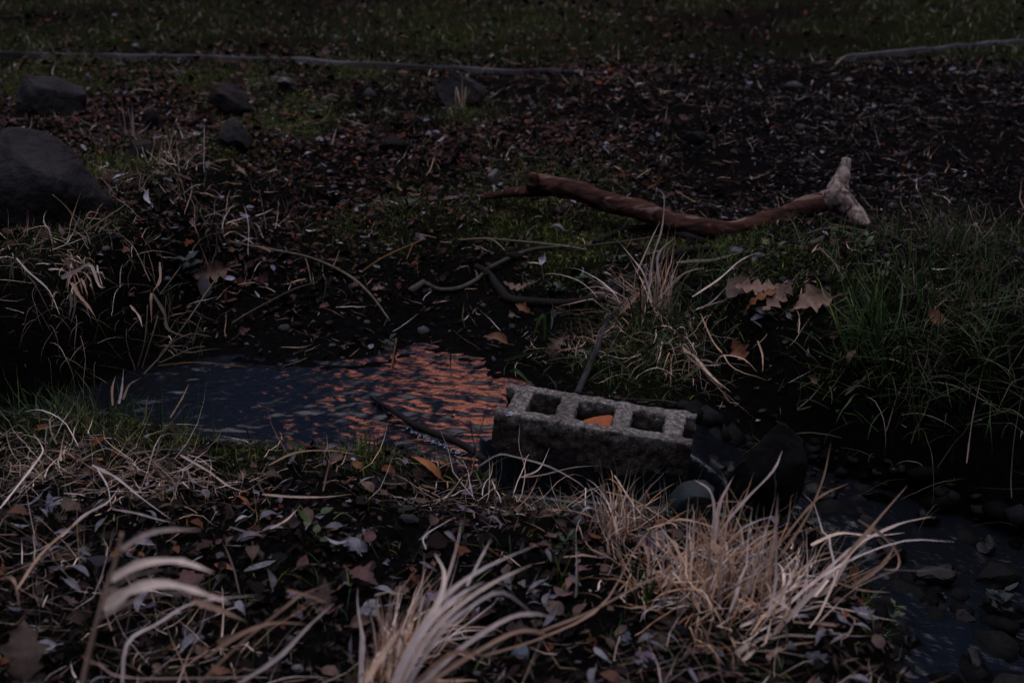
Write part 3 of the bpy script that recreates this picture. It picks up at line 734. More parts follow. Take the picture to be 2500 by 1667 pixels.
# ================================================================== ROCKS
rock(112, 283, (.25, .20, .155), 'rounded grey boulder near the upper left corner below the edging', M['rock_grey'], 3, cuts=4)
rock(100, 560, (.33, .26, .235), 'large grey boulder with sloping brown side at the left edge', M['rock_grey'], 25, cuts=6, jag=.1, lean=(-.25, .1))
rock(560, 290, (.16, .08, .125), 'dark angular slab standing upright among moss upper left', M['rock_brown'], 14, cuts=7, jag=.22)
rock(575, 370, (.115, .10, .10), 'wedge shaped slab with pale flat top right of the straw stems', M['rock_grey'], 22, cuts=7, jag=.18)
rock(370, 315, (.075, .06, .07), 'small dark round stone between the two left boulders and slabs', M['rock_dark'], 17, cuts=2)
rock(340, 385, (.08, .07, .05), 'low brown stone right of the large left boulder', M['rock_brown'], 19, cuts=3)
rock(700, 225, (.09, .06, .06), 'pale crusted stone in the moss just below the edging board', M['rock_pale'], 31, cuts=6, jag=.3)
rock(1140, 258, (.20, .14, .11), 'grey wedge rock in front of the long edging board', M['rock_grey'], 37, cuts=7, lean=(-.5, .1))
rock(1203, 458, (.036, .034, .052), 'small pale upright stone left of the reddish branch', M['rock_pale'], 41, cuts=6, sub=2)
rock(960, 370, (.10, .08, .05), 'half buried dark stone in the brown leaf litter', M['rock_dark'], 43, cuts=3)
rock(1700, 357, (.09, .07, .045), 'low dark stone in the bare soil beyond the branch', M['rock_dark'], 45, cuts=3)
rock(1375, 1190, (.17, .09, .085), 'dark smooth boulder leaning under the front of the concrete block', M['rock_brown'], 47, cuts=3, jag=.06, rot=-.5, lean=(-.25, 0))
rock(1690, 1268, (.085, .07, .07), 'teal grey round stone behind the big straw tuft', M['rock_teal'], 49, cuts=2, jag=.05)
rock(1868, 1275, (.135, .10, .185), 'tall dark wet boulder in the stream right of the concrete block', M['rock_dark'], 53, cuts=4, jag=.09)
rock(992, 1256, (.036, .026, .015), 'flat grey pebble, upper of a pair on the near bank', M['rock_grey'], 55, cuts=2, sub=2, name='pebble', cat='pebble')
rock(998, 1282, (.034, .026, .016), 'flat grey pebble, lower of a pair on the near bank', M['rock_grey'], 57, cuts=2, sub=2, name='pebble', cat='pebble')
rock(1268, 1618, (.026, .02, .028), 'bluish pointed stone right of the bottom straw tuft', M['rock_blue'], 59, cuts=7, sub=2, name='pebble', cat='pebble')
rock(1194, 1606, (.026, .02, .016), 'dull grey pebble left of the bluish pointed stone', M['rock_grey'], 61, cuts=4, sub=2, name='pebble', cat='pebble')
rock(1660, 1572, (.045, .035, .03), 'dark stone under the foot of the big straw tuft', M['rock_dark'], 63, cuts=3, sub=2)
rock(1305, 1462, (.016, .014, .012), 'small round pale pebble between the two straw tufts', M['rock_pale'], 65, cuts=2, sub=2, name='pebble', cat='pebble')
rock(2360, 1530, (.045, .035, .025), 'brown cobble in the shallow lower stream at right', M['rock_brown'], 67, cuts=3, sub=2)
rock(2290, 1615, (.06, .04, .03), 'blue grey cobble in the stream near the lower right corner', M['rock_teal'], 69, cuts=3, sub=2)
rock(2395, 1606, (.022, .02, .018), 'white chip of stone in the lower right stream', M['rock_pale'], 71, cuts=5, sub=2, name='pebble', cat='pebble')
rock(2250, 1490, (.07, .05, .03), 'dark cobble breaking the lower stream beside the big straw tuft', M['rock_dark'], 73, cuts=3)
rock(2440, 1440, (.09, .07, .04), 'dark flat rock in the riffle at the right edge', M['rock_dark'], 75, cuts=3)
rock(240, 1410, (.045, .035, .028), 'grey stone half hidden in litter at the lower left', M['rock_grey'], 77, cuts=3, sub=2)
rock(430, 1135, (.03, .025, .02), 'small dark stone in the straw of the near bank', M['rock_dark'], 79, cuts=3, sub=2)
rock(1885, 435, (.012, .01, .008), 'tiny pale chip in the soil behind the forked end', M['rock_pale'], 81, cuts=4, sub=2, name='pebble', cat='pebble')
rock(2278, 432, (.028, .02, .012), 'pale bluish flat chip in the dark soil right of the fork', M['rock_blue'], 83, cuts=4, sub=2, name='pebble', cat='pebble')
rock(1655, 530, (.026, .022, .018), 'small round grey stone just behind the branch', M['rock_grey'], 85, cuts=2, sub=2, name='pebble', cat='pebble')

# post stub
def post_stub():
    p = ground_at(588, 238); o = empty('post_stub', p, 'short orange brown wooden stub beside the dark angular slab', 'post')
    link('post', tube_mesh('post', [p, p + Vector((.0, 0, .06)), p + Vector((.003, 0, .095))], [.017, .016, .014], 12, 10, .12, 4, p), mat('orange_wood', (.09, .042, .027), .85, col2=(.04, .02, .014), nscale=30), o)
    link('splinter', tube_mesh('splinter', [p + Vector((-.03, .005, 0)), p + Vector((-.03, .005, .085))], [.014, .009], 8, 8, .2, 6, p), M['twig_grey'], o)
post_stub()

# ================================================================== STICKS
stick([(560, 590), (650, 607), (760, 630), (850, 672), (905, 720), (950, 780)], [3, 4.5, 5, 4.5, 4, 3], 'long thin arched tan twig curving down to the inlet', M['twig_tan'], seed=1, lift=.02,
      twigs=[([(812, 655, .02), (822, 630, .03), (828, 612, .04)], [2.5, 1.5, 1.2]), ([(745, 628, .02), (752, 650, .015), (760, 690, .01)], [2, 1.6, 1.2])])
stick([(1005, 707), (1030, 692), (1045, 695), (1075, 707), (1120, 704), (1160, 685), (1178, 668)], [7, 8, 6, 6, 7, 7, 5], 'pale crooked stick lying on the dark mud above the inlet', M['twig_grey'], name='stick', cat='stick', seed=4, lift=.010,
      twigs=[([(1165, 680, .01), (1164, 668, .012), (1160, 660, .015)], [3.5, 3, 2]), ([(1002, 712, .008), (1018, 700, .012), (1036, 688, .012)], [10, 10, 9])])
stick([(1190, 658), (1240, 632), (1300, 610), (1380, 602), (1440, 600), (1560, 585), (1620, 575)], [7, 7, 6, 5, 4, 4, 3], 'long greenish stick rising from the dark branch towards the straw tuft', mat('greenish_bark', (.034, .029, .020), .85, col2=(.014, .012, .009), nscale=30), name='stick', cat='stick', seed=6, lift=.012)
stick([(1120, 586), (1180, 583), (1260, 589), (1340, 597), (1400, 604), (1432, 611)], [2.5, 3.5, 4, 4, 4, 3], 'straight thin pale twig across the moss left of the straw tuft', M['twig_tan'], seed=8, lift=.016)
stick([(1160, 650), (1195, 672), (1215, 700), (1245, 730), (1300, 738), (1380, 740), (1440, 730), (1490, 700), (1560, 660)], [9, 12, 13, 14, 13, 12, 12, 12, 9], 'dark curved branch sagging above the inlet', M['twig_dark'], name='fallen_branch', cat='branch', seed=10, lift=.010, n=50)
stick([(1445, 740), (1500, 712), (1560, 672), (1620, 630), (1680, 612), (1740, 608)], [12, 13, 12, 12, 11, 9], 'second dark branch running behind the pale straw tuft', M['twig_dark'], name='fallen_branch', cat='branch', seed=12, lift=.014, n=40)
stick([(1450, 592), (1490, 575), (1530, 558), (1600, 556), (1660, 572), (1720, 590)], [8, 9, 9, 10, 10, 9], 'dark lichened branch tip resting below the reddish branch', M['twig_dark'], name='fallen_branch', cat='branch', seed=14, lift=.012, n=36)
stick([(1660, 643), (1700, 640), (1745, 636), (1800, 620), (1840, 612)], [6, 7, 6, 4, 2], 'short tan stick right of the straw tuft', M['twig_tan'], name='stick', cat='stick', seed=16, lift=.012)
stick([(1410, 960, .01), (1440, 890, .03), (1465, 830, .05), (1482, 785, .05), (1520, 740, .04)], [9, 8, 7, 6, 5], 'grey root sloping down the far bank behind the concrete block', mat('root_bark', (.03, .025, .028), .85, col2=(.01, .009, .01), nscale=30), name='root', cat='root', seed=18,
      twigs=[([(1478, 790, .05), (1462, 815, .055), (1450, 860, .05), (1430, 905, .03)], [2, 1.6, 1.4, 1]), ([(1500, 760, .045), (1475, 785, .06), (1455, 800, .06)], [2, 1.6, 1.2])])
stick([(2040, 530), (2090, 548), (2140, 560), (2200, 590), (2260, 612), (2330, 620)], [5, 6, 6, 6, 5, 3], 'thin dark stick in the debris right of the forked end', M['twig_dark'], name='stick', cat='stick', seed=20, lift=.012)
stick([(1960, 575), (2000, 562), (2060, 556), (2120, 566)], [3, 5, 5, 3], 'grey stick lying under the forked end of the branch', M['twig_grey'], name='stick', cat='stick', seed=22, lift=.010)
stick([(1975, 597), (1995, 590), (2010, 580)], [8, 9, 7], 'stubby pale piece of wood below the fork', M['twig_grey'], name='wood_chunk', cat='wood', seed=24, lift=.012, n=10)
stick([(2000, 605), (2035, 640), (2050, 665), (2062, 680)], [4, 4, 3, 2], 'bent tan stalk standing in debris below the fork', M['twig_tan'], seed=26, lift=.02)
stick([(885, 662), (930, 632), (975, 610), (1010, 595), (1038, 582)], [2.5, 3, 3, 2.5, 2], 'thin orange twig slanting across dark mud', M['twig_orange'], seed=28, lift=.03, twigs=[([(1008, 596, .03), (1000, 615, .025), (992, 634, .02)], [2.2, 2, 1.2])])
stick([(968, 827, .02), (962, 860, .02), (955, 905, .012), (952, 935, .01)], [3, 3, 3, 2], 'single yellowish stalk standing at the water edge of the inlet', M['twig_orange'], name='stalk', cat='stalk', seed=30)
# fan of stalks at left bank
for k, (pts, rp, lb) in enumerate([
    ([(340, 925, .01), (400, 860, .06), (460, 780, .12), (510, 705, .16), (545, 662, .18)], [3.5, 3.5, 3, 2.5, 2], 'longest tan stalk of the fan leaning out from the left bank'),
    ([(385, 890, .01), (395, 860, .04), (430, 830, .07), (470, 815, .08), (515, 822, .07)], [3, 3, 3, 3, 2], 'arching tan stalk of the fan curving over to the right'),
    ([(385, 888, .01), (430, 868, .03), (470, 850, .04), (500, 846, .04)], [3, 3, 2.5, 2], 'low tan stalk of the fan nearest the water'),
    ([(345, 905, .01), (362, 850, .07), (378, 800, .11), (385, 770, .13)], [2.5, 2.5, 2, 1.5], 'upright thin stalk of the fan on the left bank'),
    ([(335, 900, .01), (352, 840, .08), (358, 790, .12), (360, 745, .15)], [2.5, 2, 2, 1.5], 'darker upright stalk of the fan beside the dangling straw'),
    ([(390, 720, .02), (420, 680, .05), (455, 632, .08)], [2, 2, 1.5], 'thin green stalk above the fan beside the curled leaf')]):
    stick(pts, rp, lb, M['twig_tan'], name='stalk', cat='stalk', seed=40 + k, sides=5, n=18)
stick([(565, 790), (610, 762), (660, 735), (720, 705), (770, 690)], [3, 3, 3, 2.5, 2], 'mossy yellow green twig on the dark bank right of the fan', mat('mossy_twig', (.04, .038, .013), .85, col2=(.035, .03, .015), nscale=40), seed=50, lift=.03)
stick([(385, 893, .012), (480, 885, .02), (600, 896, .015)], [2, 2, 1.5], 'hair thin brown twig lying along the far water edge', M['twig_orange'], seed=51)
stick([(195, 560, .12), (165, 510, .14), (128, 475, .16)], [2.2, 2, 1.5], 'pale bare stalk in front of the large left boulder', M['twig_tan'], name='stalk', cat='stalk', seed=52, n=12)
stick([(200, 572, .10), (240, 545, .12), (285, 515, .13), (305, 500, .13)], [2.5, 2.5, 2, 1.5], 'pale stalk slanting right beside the large left boulder', M['twig_tan'], name='stalk', cat='stalk', seed=53, n=12)
# near bank sticks
stick([(330, 1110), (400, 1098), (470, 1105), (535, 1122)], [4, 4.5, 4, 3], 'dull brown twig across the straw of the near bank', M['twig_grey'], seed=60, lift=.012)
stick([(655, 1130), (640, 1155), (632, 1180), (645, 1205), (660, 1232)], [4, 4, 4, 3, 3], 'curved brown twig standing up from the near bank litter', M['twig_grey'], seed=62, lift=.02)
stick([(806, 1128, .05), (796, 1165, .025), (789, 1200, .006)], [4, 3.5, 3], 'short reddish peg of twig upright on the near bank', mat('reddish_twig', (.17, .10, .08), .8, col2=(.09, .05, .04), nscale=30), seed=64)
stick([(600, 1040, .09), (608, 1070, .06), (609, 1110, .03), (607, 1135, .006)], [2.5, 2.5, 2.5, 2.5], 'bent pale stem standing at the near water edge', M['twig_tan'], name='stalk', cat='stalk', seed=66, n=14)
stick([(1060, 1260, .004), (1120, 1180, .10), (1150, 1120, .17), (1192, 985, .30)], [2.5, 2.5, 2, 1.5], 'tall thin straw stalk rising in front of the water left of the block', M['twig_tan'], name='stalk', cat='stalk', seed=68, n=20, sides=5)
stick([(1148, 1190, .004), (1160, 1110, .08), (1152, 1060, .12), (1148, 1030, .15)], [2.5, 2, 2, 1.5], 'brown seed stalk between the snag and the block', M['twig_grey'], name='stalk', cat='stalk', seed=70, n=14, sides=5)
# snag in the water with foam
snag = stick([(905, 968, (2.975,)), (970, 1010, (2.865,)), (1020, 1042, (2.79,)), (1080, 1065, (2.738,)), (1135, 1088, (2.69,)), (1185, 1125, (2.61,))], [5, 10, 12, 12, 11, 9], 'dark snag branch lying across the stream with foam along it', M['twig_dark'], name='snag', cat='branch', seed=72, n=40)
def foam():
    rg = np.random.default_rng(5); bm = bmesh.new()
    def bub(p, r):
        m = Matrix.Translation(p) @ Matrix.Diagonal((r, r, r * .6, 1)); bmesh.ops.create_icosphere(bm, subdivisions=1, radius=1, matrix=m)
    line = catmull([tuple(at(a, b, y)) for a, b, y in ((985, 1022, 2.855), (1000, 1042, 2.808), (1022, 1058, 2.775), (1048, 1068, 2.752), (1075, 1080, 2.728), (1105, 1098, 2.69), (1130, 1108, 2.67))], 160)
    for k in range(260):
        q = line[rg.integers(0, 160)]; x = q[0] + rg.normal(0, .005); y = q[1] + rg.normal(0, .006)
        bub((x, y, .004), rg.uniform(.0006, .0022))
    for cx, cy, n, sp in ((1245, 955, 22, .008),):
        c = march(cx, cy, water_z)
        for k in range(n):
            x = c.x + rg.normal(0, sp); y = c.y + rg.normal(0, sp); bub((x, y, float(water_z(x, y)) + .004), rg.uniform(.0008, .0022))
    me = bpy.data.meshes.new('foam'); bm.to_mesh(me); bm.free()
    tag(link('foam', me, mat('foam', (.14, .19, .26), .35, spec=.5)), kind='stuff')
foam()
def bubble(px, py, r, label):
    p = march(px, py, water_z); bm = bmesh.new(); bmesh.ops.create_uvsphere(bm, u_segments=20, v_segments=12, radius=r)
    bmesh.ops.bisect_plane(bm, geom=bm.verts[:] + bm.edges[:] + bm.faces[:], plane_co=(0, 0, -.2 * r), plane_no=(0, 0, -1), clear_outer=True)
    me = bpy.data.meshes.new('bubble'); bm.to_mesh(me); bm.free()
    for q in me.polygons: q.use_smooth = True
    o = link('bubble', me, M['bubble']); o.location = (p.x, p.y, p.z + .002); tag(o, label, 'bubble', 'bubbles on the stream')
mb = bpy.data.materials.new('bubble_film'); mb.use_nodes = True; _b = mb.node_tree.nodes['Principled BSDF']
_b.inputs['Roughness'].default_value = .05; _b.inputs['IOR'].default_value = 1.35; _b.inputs['Alpha'].default_value = .16; _b.inputs['Base Color'].default_value = (.05, .06, .08, 1)
M['bubble'] = mb
bubble(395, 930, .0125, 'largest air bubble floating near the left end of the stream')
bubble(685, 897, .011, 'air bubble against the far edge of the stream')
bubble(775, 927, .007, 'small air bubble left of the orange reflection')

# ================================================================== GRASS TUFTS
# big straw tuft, lower right
tuft(1760, 1500, 'big dense pale straw tuft leaning right at the lower right', [
    dict(n=95, at=(1730, 1470), spread=.032, az=.3, azs=1.7, inc=.35, incs=.35, L=.12, Ls=.045, droop=.4, droops=.8, w=.0040, pal=('straw', 'warm'), hero=26, kink=.22),
    dict(n=55, at=(1850, 1500), spread=.035, az=1.2, azs=.6, inc=.8, incs=.25, L=.15, Ls=.06, droop=.3, droops=.7, w=.0040, pal=('straw',), hero=20, kink=.2),
    dict(n=170, at=(1640, 1430), spread=.055, az=0, azs=2.2, inc=.9, incs=.35, L=.09, Ls=.04, droop=.6, droops=.8, w=.0028, pal=('straw', 'warm', 'dull'), hero=12, kink=.25),
    dict(n=120, at=(1880, 1440), spread=.05, az=1.2, azs=1.2, inc=.9, incs=.35, L=.11, Ls=.05, droop=.5, droops=.8, w=.0030, pal=('straw', 'dull'), hero=12, kink=.25),
    dict(n=160, at=(1740, 1460), spread=.06, az=.6, azs=2, inc=1.2, incs=.5, L=.035, Ls=.02, droop=.6, droops=1., w=.0026, pal=('warm', 'dull', 'straw'), hero=0, zs=.07, kink=.3),
    dict(n=60, at=(1700, 1560), spread=.04, az=2.8, azs=1.0, inc=1.0, incs=.35, L=.09, Ls=.03, droop=.8, droops=.5, w=.0025, pal=('warm', 'dull'), hero=6),
   ], blades=[
    ([(1830, 1600), (1960, 1480), (2090, 1340), (2150, 1262), (2212, 1180)], 1.86, 1.98, 10), ([(1800, 1650), (1900, 1510), (2040, 1400), (2190, 1322), (2340, 1318)], 1.80, 1.92, 9),
    ([(1980, 1430), (2080, 1340), (2180, 1288), (2285, 1264)], 1.95, 2.0, 8), ([(2095, 1268), (2150, 1310), (2192, 1352), (2190, 1385), (2155, 1388)], 1.95, 1.9, 8),
    ([(1870, 1400), (1960, 1280), (2010, 1170), (2032, 1075)], 2.0, 2.06, 7), ([(1900, 1330), (1990, 1230), (2075, 1184)], 2.02, 2.06, 6), ([(1690, 1400), (1790, 1250), (1890, 1155), (1918, 1098)], 2.0, 2.08, 8),
    ([(1780, 1330), (1820, 1230), (1842, 1146)], 2.02, 2.05, 5), ([(1725, 1380), (1742, 1270), (1728, 1200), (1692, 1176)], 2.02, 2.05, 8), ([(1745, 1330), (1752, 1230), (1790, 1158)], 2.0, 2.03, 10),
    ([(1790, 1667), (1880, 1560), (2000, 1430), (2110, 1338)], 1.72, 1.86, 12), ([(1850, 1600), (1910, 1560), (1980, 1568), (2060, 1600), (2130, 1655)], 1.76, 1.76, 6),
    ([(2010, 1490), (2070, 1535), (2105, 1600)], 1.85, 1.8, 4), ([(1980, 1330), (2050, 1308), (2130, 1310), (2210, 1300)], 1.98, 2.0, 7), ([(2040, 1420), (2110, 1440), (2170, 1452)], 1.9, 1.92, 6),
    ([(1960, 1470), (2030, 1430), (2080, 1350), (2120, 1320)], 1.88, 1.94, 14), ([(2080, 1430), (2150, 1380), (2195, 1318)], 1.92, 1.96, 12), ([(1600, 1290), (1670, 1270), (1780, 1300), (1890, 1400)], 2.05, 2.0, 5),
    ([(1520, 1480), (1620, 1400), (1680, 1330), (1740, 1290)], 1.95, 2.05, 6), ([(1870, 1640), (1900, 1590), (1990, 1568)], 1.7, 1.74, 13), ([(1810, 1660), (1870, 1580), (1880, 1500)], 1.7, 1.78, 8)],
   bpal=('straw',), seed=3)
tuft(1510, 1300, 'small warm brown dead tuft just left of the big straw tuft', [
    dict(n=110, spread=.025, az=0, azs=2, inc=.5, incs=.35, L=.09, Ls=.035, droop=.4, droops=.5, w=.0022, pal=('warm', 'straw', 'dull'), hero=12)], seed=5)
tuft(965, 1660, 'thick pale straw tuft at the bottom centre leaning right', [
    dict(n=70, at=(960, 1660), spread=.018, az=.6, azs=.5, inc=.6, incs=.25, L=.10, Ls=.04, droop=.5, droops=.8, w=.0050, pal=('straw', 'warm'), hero=26, kink=.26),
    dict(n=50, at=(985, 1600), spread=.02, az=.9, azs=.7, inc=.8, incs=.25, L=.12, Ls=.03, droop=.5, droops=.5, w=.003, pal=('straw',), hero=8)],
   blades=[([(960, 1700), (1020, 1560), (1090, 1455), (1180, 1385), (1325, 1318)], 1.40, 1.55, 13), ([(970, 1700), (1040, 1565), (1130, 1470), (1215, 1420), (1302, 1375)], 1.40, 1.52, 14),
    ([(980, 1700), (1070, 1545), (1150, 1470), (1225, 1445), (1285, 1470), (1304, 1500)], 1.38, 1.48, 10), ([(1010, 1690), (1110, 1590), (1230, 1520), (1300, 1500), (1362, 1503)], 1.42, 1.5, 14),
    ([(1010, 1690), (1150, 1598), (1260, 1548), (1320, 1540), (1357, 1560)], 1.42, 1.48, 12), ([(985, 1690), (1080, 1600), (1140, 1595), (1212, 1617)], 1.40, 1.44, 11), ([(950, 1690), (1010, 1560), (1070, 1470), (1085, 1400), (1062, 1352)], 1.4, 1.52, 17),
    ([(1020, 1560), (1080, 1440), (1116, 1340), (1133, 1278)], 1.46, 1.6, 6), ([(1140, 1430), (1170, 1370), (1194, 1308)], 1.55, 1.6, 6), ([(960, 1680), (1030, 1540), (1110, 1460), (1180, 1420)], 1.38, 1.48, 16),
    ([(1320, 1540), (1440, 1490), (1560, 1430), (1660, 1370)], 1.55, 1.72, 6), ([(1180, 1600), (1320, 1560), (1460, 1480), (1560, 1330), (1600, 1270)], 1.52, 1.9, 6), ([(890, 1667), (930, 1600), (990, 1520)], 1.3, 1.38, 16)],
   bpal=('straw',), seed=7)
# tall nodding blades bottom left
def nodding():
    o = ground_at(195, 1667); root = empty('nodding_grass', o, 'out of focus grass stem with two broad arching pale blades at lower left', 'grass stem'); rg = np.random.default_rng(4)
    P = [at(a, b, 1.24 + .004 * i) for i, (a, b) in enumerate([(185, 1760), (212, 1620), (250, 1470), (282, 1370), (298, 1300)])]
    link('stem', tube_mesh('stem', P, [.0028, .0026, .0022, .0018, .0014], 24, 7, .06, 2, o), mat('dry_stem', (.42, .28, .20), .75, vary=.3), root)
    explicit_blades(root, [([(252, 1485), (320, 1440), (400, 1425), (470, 1440), (560, 1472)], 1.26, 1.24, 29), ([(272, 1414), (340, 1378), (420, 1368), (475, 1380), (522, 1398)], 1.27, 1.25, 23),
        ([(296, 1340), (350, 1308), (410, 1292), (490, 1285)], 1.28, 1.28, 12), ([(262, 1445), (330, 1402), (400, 1392)], 1.27, 1.27, 5), ([(240, 1510), (330, 1470), (420, 1452), (500, 1470)], 1.25, 1.26, 5)], ('pale',), rg, origin=o)
nodding()
tuft(520, 1640, 'loose tan grass stems crossing the litter at the lower left', [
    dict(n=40, spread=.09, az=.9, azs=1.2, inc=1.1, incs=.3, L=.12, Ls=.04, droop=.4, droops=.4, w=.002, pal=('straw', 'dull'), hero=6)],
   blades=[([(298, 1680), (312, 1560), (380, 1515), (470, 1465), (620, 1448)], 1.42, 1.5, 7), ([(470, 1465), (540, 1490), (605, 1518)], 1.46, 1.48, 16), ([(478, 1675), (560, 1590), (690, 1480), (740, 1450), (820, 1418)], 1.48, 1.58, 9),
    ([(570, 1675), (680, 1606), (760, 1530), (818, 1472)], 1.46, 1.56, 10), ([(500, 1605), (580, 1560), (660, 1520), (750, 1522)], 1.48, 1.5, 9), ([(700, 1440), (760, 1450), (790, 1475)], 1.56, 1.56, 8), ([(240, 1620), (300, 1650), (520, 1660), (640, 1652)], 1.5, 1.5, 6),
    ([(40, 1440), (100, 1350), (160, 1290), (270, 1210)], 1.72, 1.9, 6), ([(0, 1412), (34, 1412), (52, 1500)], 1.6, 1.56, 6)], bpal=('straw',), seed=9)
# straw on the near bank
tuft(330, 1170, 'tangle of flattened dry straw on the near bank at left', [
    dict(n=170, at=(300, 1170), spread=.09, az=1.8, azs=1.3, inc=1.25, incs=.25, L=.10, Ls=.04, droop=.35, droops=.35, w=.0018, pal=('straw', 'dull'), hero=12, kink=.25),
    dict(n=80, at=(480, 1220), spread=.07, az=2.2, azs=1.5, inc=1.2, incs=.3, L=.08, Ls=.03, droop=.5, droops=.6, w=.0016, pal=('warm', 'dull'), hero=6, kink=.4)],
   blades=[([(225, 1135), (280, 1170), (340, 1215), (420, 1270)], 2.34, 2.1, 6), ([(150, 1310), (210, 1270), (265, 1225), (290, 1195)], 2.05, 2.2, 5), ([(235, 1140), (262, 1190), (275, 1240)], 2.32, 2.15, 4), ([(275, 1242), (330, 1255), (390, 1270), (420, 1270)], 2.14, 2.1, 5),
    ([(440, 1110), (510, 1155), (560, 1180), (605, 1195)], 2.38, 2.25, 5), ([(655, 1135), (730, 1105), (820, 1096), (905, 1108)], 2.42, 2.5, 4.5), ([(640, 1206), (720, 1208), (800, 1212), (860, 1206)], 2.22, 2.24, 5), ([(0, 1240), (30, 1190), (90, 1120), (98, 1090), (78, 1060)], 2.1, 2.4, 5),
    ([(660, 1290), (700, 1265), (728, 1238)], 2.05, 2.12, 4), ([(560, 1285), (620, 1300), (660, 1292)], 2.02, 2.04, 4)], bpal=('straw',), seed=11)
tuft(90, 1130, 'curly pale dead blades at the left edge of the near bank', [
    dict(n=60, at=(90, 1150), spread=.06, az=.5, azs=2, inc=.8, incs=.4, L=.10, Ls=.04, droop=1.2, droops=.6, w=.0026, pal=('straw', 'dull'), hero=12, kink=.3)], seed=12)
tuft(1180, 1230, 'sparse bent straw stems in front of the snag', [
    dict(n=60, at=(1200, 1240), spread=.07, az=.4, azs=1.8, inc=.9, incs=.4, L=.10, Ls=.04, droop=.6, droops=.5, w=.0018, pal=('straw', 'olive', 'dull'), hero=10, kink=.2)],
   blades=[([(1165, 1140), (1210, 1115), (1260, 1110), (1330, 1128), (1410, 1170), (1450, 1200)], 2.5, 2.42, 5), ([(1270, 1165), (1310, 1145), (1345, 1090)], 2.46, 2.55, 4), ([(1270, 1165), (1330, 1153), (1400, 1145), (1470, 1136)], 2.44, 2.46, 3.5),
    ([(1500, 1160), (1560, 1240), (1620, 1310)], 2.4, 2.2, 5), ([(1360, 1210), (1430, 1222), (1490, 1262)], 2.36, 2.3, 4), ([(1040, 1340), (1050, 1310), (1110, 1262)], 2.02, 2.1, 4), ([(1480, 1200), (1540, 1210), (1600, 1260), (1660, 1290)], 2.3, 2.15, 4)], bpal=('straw',), seed=13)
# far bank pale tuft
tuft(1610, 770, 'upright pale straw tuft with green base on the far bank', [
    dict(n=45, at=(1600, 765), spread=.024, az=0, azs=1.8, inc=.15, incs=.18, L=.16, Ls=.05, droop=.15, droops=.35, w=.0026, pal=('straw', 'warm'), hero=18, kink=.16),
    dict(n=80, at=(1600, 800), spread=.05, az=0, azs=2, inc=.4, incs=.3, L=.12, Ls=.04, droop=.5, droops=.5, w=.003, pal=('green', 'olive'), hero=10),
    dict(n=90, at=(1620, 810), spread=.05, az=3.0, azs=1.2, inc=.9, incs=.35, L=.12, Ls=.04, droop=.8, droops=.5, w=.0022, pal=('straw', 'dull', 'olive'), hero=14, kink=.25),
    dict(n=60, at=(1560, 740), spread=.04, az=4.3, azs=.6, inc=1.0, incs=.25, L=.14, Ls=.04, droop=.3, droops=.4, w=.0022, pal=('straw', 'dull'), hero=10)],
   blades=[([(1600, 770), (1570, 680), (1545, 640), (1510, 592)], 3.36, 3.4, 4), ([(1580, 740), (1590, 640), (1614, 560), (1625, 480), (1608, 468)], 3.38, 3.42, 4), ([(1555, 665), (1590, 590), (1620, 530)], 3.4, 3.42, 3.5), ([(1610, 700), (1610, 620), (1645, 585)], 3.38, 3.4, 6),
    ([(1630, 730), (1650, 680), (1654, 640), (1676, 614)], 3.36, 3.38, 4), ([(1650, 640), (1665, 632), (1698, 628)], 3.38, 3.38, 3), ([(1690, 725), (1760, 680), (1800, 650), (1850, 618)], 3.36, 3.4, 4), ([(1690, 760), (1760, 735), (1810, 730), (1880, 665)], 3.34, 3.42, 3.5),
    ([(1700, 755), (1740, 735), (1790, 690)], 3.34, 3.4, 3), ([(1710, 765), (1740, 830), (1760, 860), (1800, 900), (1860, 925)], 3.3, 3.1, 4), ([(1510, 770), (1560, 715), (1610, 670)], 3.34, 3.38, 8), ([(1660, 850), (1700, 880), (1740, 920), (1785, 955)], 3.24, 3.06, 7), ([(1650, 850), (1720, 900), (1770, 945)], 3.24, 3.08, 5),
    ([(1600, 910), (1610, 850), (1640, 838), (1660, 900)], 3.18, 3.1, 4), ([(1745, 895), (1760, 870), (1815, 880), (1850, 910)], 3.15, 3.1, 4), ([(1850, 835), (1865, 870), (1870, 915)], 3.2, 3.12, 5)], bpal=('straw',), seed=15)
tuft(1520, 890, 'dark green overhanging grass below the pale straw tuft', [
    dict(n=150, at=(1560, 870), spread=.09, az=3.1, azs=1.2, inc=.7, incs=.35, L=.11, Ls=.04, droop=.9, droops=.5, w=.003, pal=('green', 'olive'), hero=14),
    dict(n=90, at=(1420, 860), spread=.06, az=3.1, azs=1.4, inc=.8, incs=.4, L=.08, Ls=.03, droop=.8, droops=.5, w=.0022, pal=('olive', 'dull', 'straw'), hero=12, kink=.25),
    dict(n=70, at=(1660, 900), spread=.06, az=3.1, azs=1.0, inc=.9, incs=.35, L=.10, Ls=.03, droop=.9, droops=.5, w=.002, pal=('dull', 'straw'), hero=8)],
   blades=[([(1480, 940), (1440, 890), (1390, 870), (1300, 895)], 3.12, 3.1, 5), ([(1330, 830), (1318, 770), (1305, 800), (1300, 850)], 3.2, 3.2, 9), ([(1245, 905), (1262, 912), (1300, 940)], 3.12, 3.08, 11), ([(1230, 880), (1290, 860), (1350, 850)], 3.18, 3.2, 8)], bpal=('green',), seed=17)
